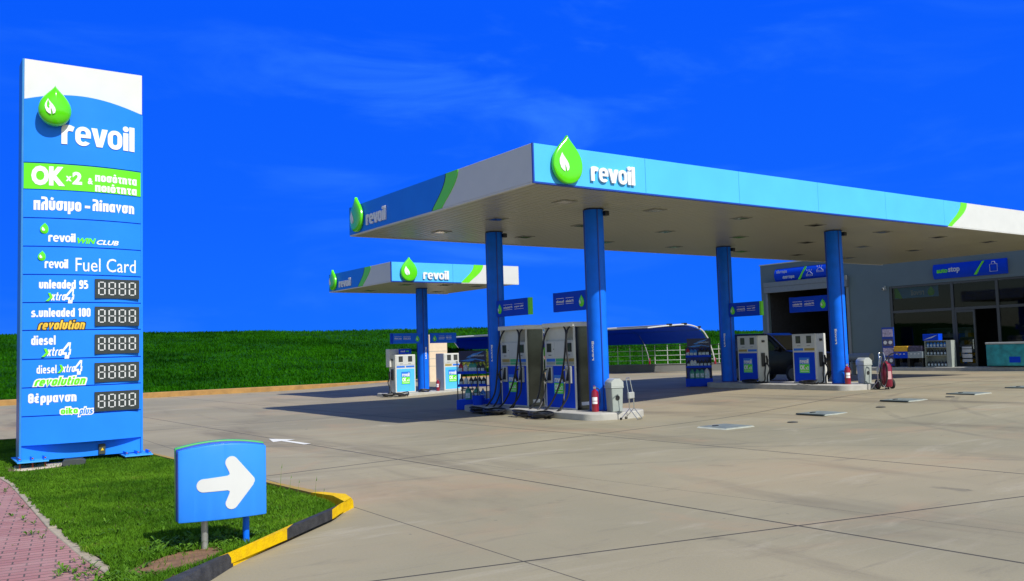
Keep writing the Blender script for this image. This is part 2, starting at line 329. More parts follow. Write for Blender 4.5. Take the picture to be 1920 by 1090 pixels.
def dup(root, loc, rz=None, label=None):
    r = root.copy(); COL.objects.link(r); r.location = loc
    if rz is not None: r.rotation_euler = (0, 0, rz)
    if label: r['label'] = label
    for ch in list(root.children):
        c = ch.copy(); COL.objects.link(c); c.parent = r
        for g in list(ch.children):
            d = g.copy(); COL.objects.link(d); d.parent = c
    return r
def smooth(a, b, x):
    t = max(0, min(1, (x-a)/(b-a))); return t*t*(3-2*t)
def gh(x, y=0): return 0.18*smooth(13.8, 21, x)*(1-0.7*smooth(27, 37, x))

# ------------------------------------------------------------------ lettering
def place_mesh(me, name, mats, parent, box, y, depth, curve=None, shear=0, rot=False):
    """fit a flat XY lettering mesh into box=(x0,x1,z0,z1) on a face looking towards -y"""
    xs = [v.co.x+shear*v.co.y for v in me.vertices]; ys = [v.co.y for v in me.vertices]; zs = [v.co.z for v in me.vertices]
    ax, bx, ay, by = min(xs), max(xs), min(ys), max(ys); za, zb = min(zs), max(zs)
    for i, v in enumerate(me.vertices):
        x = box[0]+(xs[i]-ax)/(bx-ax)*(box[1]-box[0]); z = box[2]+(ys[i]-ay)/(by-ay)*(box[3]-box[2])
        t = (zs[i]-za)/(zb-za) if zb > za else 1
        v.co = (x, y-(curve(x) if curve else 0)-t*depth, z)
    me.materials.clear(); me.materials.append(mats)
    me.name = name; o = bpy.data.objects.new(name, me); COL.objects.link(o); o.parent = parent
    return o
def text(body, parent, box, y, mats, depth=0.008, off=0.03, shear=0, curve=None, space=1.0, name='lettering'):
    c = bpy.data.curves.new('lettering', 'FONT'); c.body = body; c.offset = off; c.extrude = 0.05; c.resolution_u = 3; c.space_character = space
    o = bpy.data.objects.new('lettering', c); COL.objects.link(o)
    me = bpy.data.meshes.new_from_object(o); bpy.data.objects.remove(o); bpy.data.curves.remove(c)
    return place_mesh(me, name, mats, parent, box, y, depth, curve, shear)
def rr_(x0, x1, y0, y1, r=.14):
    P_ = []
    for cx, cy, a in ((x1-r, y0+r, -90), (x1-r, y1-r, 0), (x0+r, y1-r, 90), (x0+r, y0+r, 180)):
        P_ += [(cx+r*math.cos(R(a+30*k)), cy+r*math.sin(R(a+30*k))) for k in range(4)]
    return P_+[P_[0]]
A0, B0, T0, L0, AS = .13, .50, .87, .13, 1.28
def _n(sq=False): return [(A0, 0), (A0, T0), (B0, T0), (B0, 0)] if sq else [(A0, 0), (A0, T0), (B0-.16, T0), (B0-.04, T0-.05), (B0, T0-.17), (B0, 0)]
_u = [(A0, 1), (A0, L0+.17), (A0+.05, L0+.04), (A0+.16, L0), (B0-.16, L0), (B0-.05, L0+.04), (B0, L0+.17), (B0, 1)]
_o = rr_(A0, B0, L0, T0); _acc = [(.27, 1.10), (.36, 1.34)]
_e = [(A0, .5), (B0, .5), (B0, .72), (B0-.05, .83), (B0-.15, T0), (A0+.15, T0), (A0+.05, .83), (A0, .72), (A0, .28), (A0+.05, .17), (A0+.15, L0), (B0+.03, L0)]
GL = {'π': ([_n(True), [(.0, T0), (.3, T0)]], .63), 'ο': ([_o], .63), 'ό': ([_o, _acc], .63), 'σ': ([_o, [(.3, T0), (.70, T0)]], .68), 'τ': ([[(.0, T0), (.5, T0)], [(.25, T0), (.25, .22), (.32, L0), (.46, L0)]], .5),
 'η': ([_n()], .63), 'α': ([_o, [(B0, 0), (B0, 1)]], .63), 'ι': ([[(A0, 0), (A0, 1)]], .26), 'ί': ([[(A0, 0), (A0, 1)], [(.12, 1.10), (.22, 1.34)]], .28), 'λ': ([[(.0, AS), (.30, AS), (.44, AS-.05), (B0, AS-.2), (B0, 0)], [(A0, 0), (A0, .58), (A0+.06, .72), (A0+.18, .78), (B0, .78)]], .63),
 'ύ': ([_u, _acc], .63), 'μ': ([[(A0, 1), (A0, -.33)], [(A0, L0), (B0-.14, L0), (B0, L0+.14), (B0, 1)]], .63), 'ν': ([[(.10, 1), (.315, .08), (.53, 1)]], .63), 'θ': ([rr_(A0, B0, L0, 1.22), [(A0, .68), (B0, .68)]], .63),
 'έ': ([[(B0, T0), (A0+.12, T0), (A0, .76), (A0, .62), (A0+.14, .52), (.44, .52)], [(A0+.14, .50), (A0, .38), (A0, .25), (A0+.12, L0), (B0, L0)], _acc], .6), 'ρ': ([_o, [(A0, .5), (A0, -.33)]], .63),
 'u': ([_u], .63), 'n': ([_n()], .63), 'l': ([[(A0, 0), (A0, 1.36)]], .26), 'e': ([_e], .63), 'a': ([_o, [(B0, 0), (B0, 1)]], .63), 'd': ([_o, [(B0, 0), (B0, 1.36)]], .63),
 's': ([[(B0, T0), (A0+.12, T0), (A0, .76), (A0, .62), (A0+.12, .51), (B0-.12, .49), (B0, .38), (B0, .24), (B0-.12, L0), (.0, L0)]], .62), 'i': ([[(A0, 0), (A0, .95)], [(A0, 1.1), (A0, 1.36)]], .26), 'x': ([[(.08, 0), (.52, 1)], [(.08, 1), (.52, 0)]], .6),
 't': ([[(.17, 1.28), (.17, .26), (.24, L0), (.42, L0)], [(.0, T0), (.42, T0)]], .42), 'r': ([[(A0, 0), (A0, .7), (A0+.08, .83), (A0+.2, T0), (.44, T0)]], .42), 'v': ([[(.10, 1), (.315, .08), (.53, 1)]], .63), 'o': ([_o], .63),
 'k': ([[(A0, 0), (A0, 1.36)], [(B0+.02, 1), (A0+.06, .48), (B0+.04, 0)]], .62), 'p': ([_o, [(A0, .5), (A0, -.33)]], .63), '.': ([[(A0, 0), (A0, .27)]], .26), ' ': ([], .34), '-': ([[(.05, .5), (.5, .5)]], .55),
 '0': ([rr_(A0, B0, L0, 1.20)], .63), '1': ([[(.05, 1.05), (.24, 1.16)], [(.28, 0), (.28, 1.33)]], .46), '5': ([[(B0, 1.2), (A0, 1.2), (A0, .76), (B0-.14, .76), (B0, .64), (B0, .27), (B0-.14, L0), (.02, L0)]], .63), '9': ([rr_(A0, B0, .62, 1.2), [(B0, .9), (B0, .27), (B0-.14, L0), (.02, L0)]], .63)}
def stext(body, parent, box, y, m, depth=.004, t=.25, shear=0, curve=None, name='lettering', grow=0):
    """rounded heavy lettering drawn from strokes; grow widens the strokes (for an outline behind)"""
    vs = []; fs = []; X = 0; k = 0; h = t/2
    for ch in body:
        st, w = GL[ch]
        for pl in st:
            cl = len(pl) > 3 and pl[0] == pl[-1]; P_ = [Vector((a+X, b)) for a, b in (pl[:-1] if cl else pl)]; n = len(P_)
            if grow and not cl:
                d0 = (P_[0]-P_[1]).normalized()*grow; d1 = (P_[-1]-P_[-2]).normalized()*grow; P_[0] = P_[0]+d0; P_[-1] = P_[-1]+d1
            o = len(vs)
            for i in range(n):
                a = P_[i]-P_[i-1] if (i > 0 or cl) else P_[1]-P_[0]; b = P_[(i+1) % n]-P_[i] if (i < n-1 or cl) else a
                na = Vector((-a.y, a.x)).normalized(); nb = Vector((-b.y, b.x)).normalized(); q = (na+nb); q = q/max(.35, q.dot(na)) if q.length > 1e-6 else na
                z = (k % 4)*.02
                vs += [(P_[i].x+q.x*(h+grow), P_[i].y+q.y*(h+grow), z), (P_[i].x-q.x*(h+grow), P_[i].y-q.y*(h+grow), z)]
            for i in range(n if cl else n-1): fs.append((o+2*i, o+2*i+1, o+2*((i+1) % n)+1, o+2*((i+1) % n)))
            k += 1
        X += w+.10
    me = bpy.data.meshes.new(name); me.from_pydata(vs, [], fs)
    ob = place_mesh(me, name, m, parent, box, y, .0012, curve, shear); ob.location.y = -depth
    return ob

def arc(cx, cy, rx, ry, a0, a1, n=8):
    return [(cx+rx*math.cos(R(a0+(a1-a0)*i/n)), cy+ry*math.sin(R(a0+(a1-a0)*i/n))) for i in range(n+1)]
def rrect(x0, x1, y0, y1, r, n=6):
    return arc(x1-r, y0+r, r, r, -90, 0, n)+arc(x1-r, y1-r, r, r, 0, 90, n)+arc(x0+r, y1-r, r, r, 90, 180, n)+arc(x0+r, y0+r, r, r, 180, 270, n)
def glyph_mesh(loops):
    c = bpy.data.curves.new('wordmark', 'CURVE'); c.dimensions = '2D'; c.fill_mode = 'BOTH'; c.extrude = 0.05
    for lp in loops:
        s = c.splines.new('POLY'); s.points.add(len(lp)-1); s.use_cyclic_u = True
        for i, (x, y) in enumerate(lp): s.points[i].co = (x, y, 0, 1)
    o = bpy.data.objects.new('wordmark', c); COL.objects.link(o)
    me = bpy.data.meshes.new_from_object(o); bpy.data.objects.remove(o); bpy.data.curves.remove(c); return me
def revoil_loops():
    lo = []; x = 0
    lo.append([(0, 0), (.31, 0), (.31, .58)]+arc(.44, .60, .13, .13, 180, 95, 5)+[(.6, .70), (.7, .96)]+arc(.42, .82, .27, .22, 50, 95, 5)+arc(.22, .82, .22, .22, 100, 180, 6))
    x = .74
    lo.append([(x+.86, .42), (x+.29, .42), (x+.29, .34)]+arc(x+.43, .33, .14, .14, 180, 320, 8)+[(x+.80, .16)]+arc(x+.43, .36, .43, .38, -32, -180, 14)+[(x, .62)]+arc(x+.43, .64, .43, .38, 180, 0, 18))
    lo.append([(x+.28, .60), (x+.58, .60)]+arc(x+.43, .66, .15, .15, 0, 180, 8))
    x = 1.62
    lo.append([(x, 1.0), (x+.33, 1.0), (x+.47, .40), (x+.61, 1.0), (x+.94, 1.0), (x+.64, 0), (x+.30, 0)])
    x = 2.56
    lo.append(rrect(x, x+.86, -.02, 1.02, .40, 8)); lo.append(rrect(x+.29, x+.57, .22, .80, .13, 6))
    x = 3.48
    lo.append([(x, 0), (x+.31, 0), (x+.31, .98), (x, .98)]); lo.append(arc(x+.155, 1.2, .18, .155, 0, 345, 15))
    x = 3.85
    lo.append([(x, 0), (x+.32, 0), (x+.32, 1.35), (x, 1.35)])
    return lo
def wordmark(parent, box, y, depth=0.06, m=None, curve=None, name='wordmark'):
    return place_mesh(glyph_mesh(revoil_loops()), name, m or LETT, parent, box, y, depth, curve)
def bez(p0, p1, p2, p3, n):
    return [tuple((1-t)**3*a+3*(1-t)**2*t*b+3*(1-t)*t*t*c+t**3*d for a, b, c, d in zip(p0, p1, p2, p3)) for t in [i/n for i in range(n+1)]]
DROP = bez((0, 1.62), (.20, 1.22), (1.0, .80), (1.0, 0), 14)+[(math.cos(R(-180*i/18)), math.sin(R(-180*i/18))) for i in range(1, 18)]+bez((-1.0, 0), (-1.0, .80), (-.20, 1.22), (0, 1.62), 14)[:-1]
LEAF1 = [(-.52, .70), (-.62, .50), (-.71, .31), (-.73, .14), (-.71, 0), (-.62, -.24), (-.46, -.38), (-.33, -.42), (-.34, -.24), (-.40, 0), (-.48, .19), (-.455, .2), (-.33, .02), (-.25, -.2), (-.21, -.41), (-.07, -.31), (-.03, -.14), (-.08, .05), (-.2, .24), (-.34, .41), (-.45, .56)]
def droplet(parent, cx, zc, r, y, side=0.06, dome=0.05, curve=None, leaf=True, sx=1.0, m=None):
    """green water drop with a domed front; centre of its round part at (cx, zc)"""
    b = MB(); n = len(DROP); rings = [(1.0, 0.0, 0), (1.0, side, 0)]
    for k in range(1, 7):
        s = math.cos(math.pi/2*k/7); rings.append((s, side+dome*math.sin(math.pi/2*k/7), 0))
    vs = []; cz = 0.25
    for (s, d, _) in rings:
        for (px, pz) in DROP: vs.append((cx+r*px*s*sx, y-d, zc+r*(cz+(pz-cz)*s)))
    vs.append((cx, y-side-dome, zc+r*cz))
    fs = []
    for i in range(len(rings)-1):
        for j in range(n): fs.append((i*n+j, i*n+(j+1) % n, (i+1)*n+(j+1) % n, (i+1)*n+j))
    l = (len(rings)-1)*n
    for j in range(n): fs.append((l+j, l+(j+1) % n, len(vs)-1))
    fs.append(tuple(reversed(range(n))))
    o = b.add(vs, fs).build('droplet', m or GREEN, parent, smooth=50)
    if leaf:
        lb = MB(); pts = [(cx+r*p*sx*0.9, zc+r*q*0.9) for p, q in LEAF1]
        vv = []; 
        for k in (0, 1):
            for (x, z) in pts:
                q = math.hypot((x-cx)/(r*sx), (z-zc)/r/1.2); d = side+dome*math.sqrt(max(0, 1-q*q))*1.02
                vv.append((x, y-d-(0.006 if k else -0.02), z))
        m_ = len(pts); tri = []
        # spine fan (leaf is drawn as two lobes, so triangulate with bmesh)
        bm = bmesh.new(); fv = [bm.verts.new(v) for v in vv[m_:]]; bm.faces.new(fv); bmesh.ops.triangulate(bm, faces=bm.faces)
        me = bpy.data.meshes.new('leaf'); bm.to_mesh(me); bm.free(); me.materials.append(LETT)
        lo = bpy.data.objects.new('leaf', me); COL.objects.link(lo); lo.parent = o
    return o

# ------------------------------------------------------------------ ground
mb = MB(); nx, ny = 120, 66; xa, xb, ya, yb = -30, 60, -10, 39.2
vs = [(xa+(xb-xa)*i/nx, ya+(yb-ya)*j/ny, gh(xa+(xb-xa)*i/nx)) for j in range(ny+1) for i in range(nx+1)]
fs = [(j*(nx+1)+i, j*(nx+1)+i+1, (j+1)*(nx+1)+i+1, (j+1)*(nx+1)+i) for j in range(ny) for i in range(nx)]
struct('forecourt', mb.add(vs, fs), CONC, smooth=60)
mb = MB(); mb.add([(-2500, -2500, -.35), (2500, -2500, -.35), (2500, 2500, -.35), (-2500, 2500, -.35)], [(0, 1, 2, 3)]); struct('ground', mb, BANKM)
# meadow bank behind the forecourt
edge = [(-70, 39.2), (-40, 39.2), (-20, 39.2), (-8, 39.2), (0, 39.2), (6, 39.2), (12, 39.2), (18, 39.2), (24, 39.2), (29, 39.2), (33.6, 39.2), (34.6, 38.0), (36.9, 35.0), (41, 29.8)]
dirs = [(0, 1)]*10+[(.25, .97), (.5, .87), (.68, .73), (.75, .66)]
OFFS = [0, 1.2, 3, 6, 10, 15, 21, 28, 35, 42, 55, 80, 120]
def bank_h(i, d, x, y):
    h = 3.95 if i < 11 else 3.95-0.45*(i-10)
    z = 0.1+(h-0.1)*(smooth(0, 46, d)*0.35+0.65*min(1, d/42.0))
    if d > 42: z = h-(d-42)*0.035
    return z+0.10*noise.noise((x*.18, y*.18, 0))*min(1, d/6)
SUB = 4
E2 = []; D2 = []; I2 = []
for i in range(len(edge)-1):
    for k in range(SUB):
        t = k/SUB; E2.append((edge[i][0]*(1-t)+edge[i+1][0]*t, edge[i][1]*(1-t)+edge[i+1][1]*t)); D2.append((dirs[i][0]*(1-t)+dirs[i+1][0]*t, dirs[i][1]*(1-t)+dirs[i+1][1]*t)); I2.append(i+t)
E2.append(edge[-1]); D2.append(dirs[-1]); I2.append(len(edge)-1)
def bank_pt(k, d):
    a = int(k); t = k-a; a2 = min(a+1, len(E2)-1)
    ex = E2[a][0]*(1-t)+E2[a2][0]*t; ey = E2[a][1]*(1-t)+E2[a2][1]*t; dx = D2[a][0]*(1-t)+D2[a2][0]*t; dy = D2[a][1]*(1-t)+D2[a2][1]*t; ii = I2[a]*(1-t)+I2[a2]*t
    x, y = ex+dx*d, ey+dy*d; return x, y, bank_h(ii, d, x, y)
vs = [bank_pt(k, d) for k in range(len(E2)) for d in OFFS]
m_ = len(OFFS); fs = [(k*m_+j, k*m_+j+1, (k+1)*m_+j+1, (k+1)*m_+j) for k in range(len(E2)-1) for j in range(m_-1)]
struct('meadow_bank', MB().add(vs, fs), BANKM, smooth=60)
def bank_z(x, y):
    if x < 33: return bank_h(4, max(0, y-39.2), x, y)
    best = min(range(len(E2)), key=lambda k: abs((x-E2[k][0])*D2[k][1]-(y-E2[k][1])*D2[k][0]))
    return bank_h(I2[best], max(0, (x-E2[best][0])*D2[best][0]+(y-E2[best][1])*D2[best][1]), x, y)
# meadow tufts
vs = []; fs = []; rnd = random.Random(3)
def blade(vs, fs, x, y, z, h, w, lean, a, b):
    o = len(vs); ca, sa = math.cos(a), math.sin(a); cb, sb = math.cos(b)*lean, math.sin(b)*lean
    vs += [(x-ca*w, y-sa*w, z), (x+ca*w, y+sa*w, z), (x+ca*w*.7+cb*.4, y+sa*w*.7+sb*.4, z+h*.6), (x-ca*w*.7+cb*.4, y-sa*w*.7+sb*.4, z+h*.6), (x+cb, y+sb, z+h)]
    fs += [(o, o+1, o+2, o+3), (o+3, o+2, o+4)]
nE = len(E2)-1
for _ in range(70000):
    k = rnd.uniform(14, nE); d = 50*rnd.random()**1.25+0.1
    x, y, z = bank_pt(k, d)
    cl = 0.5+0.5*noise.noise((x*.35, y*.35, 5)); h = (0.10+0.20*cl*rnd.random()+0.06*rnd.random())
    if d < 1.5: h *= .6
    for q in range(2):
        blade(vs, fs, x+rnd.uniform(-.15, .15), y+rnd.uniform(-.15, .15), z-.03, h*rnd.uniform(.7, 1.1), rnd.uniform(.02, .055), h*rnd.uniform(.2, .7), rnd.uniform(0, 6.28), rnd.uniform(0, 6.28))
tag(MB().add(vs, fs).build('meadow_grass', MEAD, smooth=0, fix=False), 'dark green meadow grass covering the bank behind the forecourt', 'grass', kind='stuff')
# tan kerb strip at the far edge of the forecourt
struct('far_kerb', MB().box(-70, 33.4, 38.9, 39.25, -.05, .22), TAN, bevel=.02)

# lawn, pavers, kerbs
LAWNP = [(1.40, 6.34), (1.90, 6.80), (2.68, 7.45), (3.33, 8.03), (3.60, 8.36), (3.66, 8.75), (3.63, 9.28), (3.54, 10.3), (3.46, 11.6), (3.36, 13.2), (3.24, 14.95), (2.9, 17.4), (2.2, 20.2), (1.57, 20.3), (0.4, 20.4), (0.55, 16.5), (1.12, 14.1), (1.2, 13.0), (1.21, 9.3), (1.26, 7.8), (1.33, 7.06), (1.24, 6.75), (1.22, 6.2)]
def in_poly(x, y, P):
    c = False; j = len(P)-1
    for i in range(len(P)):
        if (P[i][1] > y) != (P[j][1] > y) and x < (P[j][0]-P[i][0])*(y-P[i][1])/(P[j][1]-P[i][1])+P[i][0]: c = not c
        j = i
    return c
bm = bmesh.new(); fv = [bm.verts.new((x, y, .075)) for x, y in LAWNP]; bm.faces.new(fv); bmesh.ops.triangulate(bm, faces=bm.faces)
me = bpy.data.meshes.new('lawn_ground'); bm.to_mesh(me); bm.free(); me.materials.append(SOIL)
lg = bpy.data.objects.new('lawn_ground', me); COL.objects.link(lg); tag(lg, kind='structure')
def blob(cx, cy, rx, ry, z, rot=0, n=28, seed=1):
    pts = []
    for i in range(n):
        a = 2*math.pi*i/n; k = 1+.3*noise.noise((math.cos(a)*1.5, math.sin(a)*1.5, seed))
        px, py = rx*k*math.cos(a), ry*k*math.sin(a); pts.append((cx+px*math.cos(rot)-py*math.sin(rot), cy+px*math.sin(rot)+py*math.cos(rot), z))
    return pts
DIRT = (1.72, 6.99, .46, .21, R(36))
p_ = blob(*DIRT[:4], .082, DIRT[4], seed=4); struct('dirt_patch', MB().add(p_, [tuple(range(len(p_)))]), EARTH)
def in_dirt(x, y, s=1.0):
    dx, dy = x-DIRT[0], y-DIRT[1]; c, s_ = math.cos(-DIRT[4]), math.sin(-DIRT[4]); a, b = dx*c-dy*s_, dx*s_+dy*c
    return (a/DIRT[2]/s)**2+(b/DIRT[3]/s)**2 < 1
vs = []; fs = []; rnd = random.Random(5)
cnt = 0
while cnt < 150000:
    x = rnd.uniform(.3, 3.8); y = 6.2+14.3*rnd.random()**1.35
    if not in_poly(x+.03+.07*noise.noise((x*6, y*6, 2)) if x < 1.6 else x, y, LAWNP): continue
    if in_dirt(x, y, 1.0+.15*noise.noise((x*9, y*9, 1))) and rnd.random() > .04: continue
    if 1.22 < x < 2.02 and 14.2 < y < 15.1 and rnd.random() > .06: continue
    cnt += 1
    cl = .5+.5*noise.noise((x*2.3, y*2.3, 9)); near = max(0, 1-(y-6.2)/9)
    h = (.022+.045*cl*rnd.random()+.012*rnd.random())
    if y < 8.2: h *= 1.15
    blade(vs, fs, x, y, .07, h, rnd.uniform(.0022, .0050)*(1+.5*(1-near)), h*rnd.uniform(.2, .9), rnd.uniform(0, 6.28), rnd.uniform(0, 6.28))
tag(MB().add(vs, fs).build('lawn_grass', LAWN, smooth=0, fix=False), 'bright green lawn grass around the price sign and arrow sign', 'grass', kind='stuff')
# broad-leaved weeds near the arrow sign, in the paving and along the kerb
vs = []; fs = []; rnd = random.Random(11)
def rosette(x, y, z, s, n):
    for k in range(n):
        a = rnd.uniform(0, 6.28); l = s*rnd.uniform(.5, 1); w = l*.13; dx, dy = math.cos(a), math.sin(a); h = l*rnd.uniform(.25, .9); o = len(vs)
        px, py = -dy*w, dx*w
        vs.extend([(x, y, z), (x+dx*l*.4+px, y+dy*l*.4+py, z+h*.7), (x+dx*l*.4-px, y+dy*l*.4-py, z+h*.7), (x+dx*l*.8+px*.8, y+dy*l*.8+py*.8, z+h), (x+dx*l*.8-px*.8, y+dy*l*.8-py*.8, z+h), (x+dx*l*1.1, y+dy*l*1.1, z+h*.8)])
        fs.extend([(o, o+1, o+2), (o+1, o+3, o+4, o+2), (o+3, o+5, o+4)])
for _ in range(150):
    x, y = rnd.gauss(2.1, .32), rnd.gauss(7.35, .2)
    if in_poly(x+.07, y-.10, LAWNP) and not in_dirt(x, y, .95): rosette(x, y, .075, rnd.uniform(.05, .11), 9)
for _ in range(260):
    x = rnd.uniform(1.2, 3.7); y = rnd.uniform(6.4, 9.6)
    if in_poly(x+.05, y-.08, LAWNP) and not in_dirt(x, y, .9): rosette(x, y, .075, rnd.uniform(.03, .08), 7)
for _ in range(46):
    t = rnd.random(); y = 7.0+6*t*t; x = 1.12+rnd.gauss(-.06, .09)+.02*(y-7)*-.5; rosette(x, y, .063, rnd.uniform(.02, .07), 7)
for _ in range(70): rosette(1.28+rnd.gauss(0, .12), 6.75+rnd.gauss(0, .14), .07, rnd.uniform(.03, .08), 8)
for px, py, hh in ((3.62, 10.0, .26), (3.62, 9.7, .16), (3.6, 9.4, .14), (3.62, 8.95, .22), (3.6, 8.7, .13), (3.56, 10.6, .18)):
    o = len(vs); vs += [(px-.003, py, .08), (px+.003, py, .08), (px+.02, py+.01, .08+hh), (px+.014, py, .08+hh*.84), (px+.024, py, .08+hh*.86), (px+.024, py, .08+hh*1.08)]; fs += [(o, o+1, o+2), (o+3, o+4, o+5)]
tag(MB().add(vs, fs).build('weeds', WEED, smooth=0, fix=False), 'broad leaved weeds and seed stalks scattered in the lawn and paving', 'weeds', kind='stuff')
# pavers + edging
mb = MB(); P_ = [(1.08, 14.1), (1.14, 13.0), (1.12, 9.3), (1.17, 7.8), (1.22, 7.06), (1.14, 6.7), (1.2, 5.5), (.6, 2), (-6, 2), (-6, 40), (-.5, 40), (.3, 22)]
mb.add([(x, y, .06) for x, y in P_], [tuple(range(len(P_)))]); struct('paved_footpath', mb, PAVE, smooth=0)
EDG = [(.42, 20.4), (.56, 16.5), (1.10, 14.1), (1.17, 13.0), (1.165, 9.3), (1.215, 7.8), (1.275, 7.0)]
mb = MB(); w = .045; rnd = random.Random(2)
for (a, b) in zip(EDG[:-1], EDG[1:]):
    A, B = Vector(a), Vector(b); n_ = max(1, int((B-A).length/.9)); dv = (B-A)/n_; q = Vector((-dv.y, dv.x)).normalized()*w
    for k in range(n_):
        s0 = A+dv*(k+.008); s1 = A+dv*(k+.992); z = .070+rnd.uniform(-.006, .008); o_ = [s0-q, s1-q, s1+q, s0+q]
        mb.add([(p.x, p.y, 0) for p in o_]+[(p.x, p.y, z) for p in o_], [(4, 5, 6, 7), (0, 1, 5, 4), (1, 2, 6, 5), (2, 3, 7, 6), (3, 0, 4, 7)])
struct('stone_edging', mb, KSTONE, bevel=.006)
# painted kerb: outer foot line and inner top line, in painted stretches
OUT = [(1.55, 6.17), (1.84, 6.55), (2.11, 6.88), (2.92, 7.68), (3.63, 8.30), (3.90, 8.58), (3.96, 8.80), (3.87, 9.22), (3.71, 10.4), (3.58, 12.4), (3.38, 15.0), (2.98, 17.5), (2.35, 20.4), (1.6, 20.55), (.3, 20.65)]
INN = [(1.38, 6.22), (1.66, 6.48), (1.95, 6.74), (2.73, 7.39), (3.40, 7.98), (3.68, 8.32), (3.74, 8.76), (3.70, 9.26), (3.60, 10.35), (3.47, 12.4), (3.27, 15.0), (2.87, 17.4), (2.2, 20.2), (1.57, 20.35), (.3, 20.45)]
def kerb(name, a, b, m):
    mb = MB(); n_ = b-a+1; vs = []
    for k in range(a, b+1):
        ox, oy = OUT[k]; ix, iy = INN[k]; mx_, my_ = ox*.72+ix*.28, oy*.72+iy*.28
        zt_ = .122 if k < 7 else .10
        vs += [(ox, oy, -.02), (ox*.93+ix*.07, oy*.93+iy*.07, zt_*.62), (mx_, my_, zt_-.004), (ix, iy, zt_), (ix, iy, .03)]
    fs = [(k*5+j, k*5+j+1, (k+1)*5+j+1, (k+1)*5+j) for k in range(n_-1) for j in range(4)]+[(0, 1, 2, 3, 4), tuple((n_-1)*5+j for j in (4, 3, 2, 1, 0))]
    o = struct(name, mb.add(vs, fs), m, smooth=25)
kerb('black_kerb', 0, 2, BLK); kerb('yellow_kerb', 2, 3, YEL); kerb('black_kerb', 3, 4, BLK); kerb('yellow_kerb', 4, 7, YEL); kerb('yellow_kerb', 7, 11, YELF); kerb('tan_kerb', 11, 14, TAN)
# painted arrow on the slab
AR = [(5.84, 16.75), (5.68, 16.05), (5.86, 16.12), (5.93, 15.15), (6.07, 15.16), (5.98, 16.14), (6.17, 16.2)]
struct('road_arrow_marking', MB().add([(x, y, .006) for x, y in AR], [tuple(range(7))]), mat('worn_road_paint', (0.72, 0.72, 0.68), 0.8, var=0.12, scale=12), smooth=0)

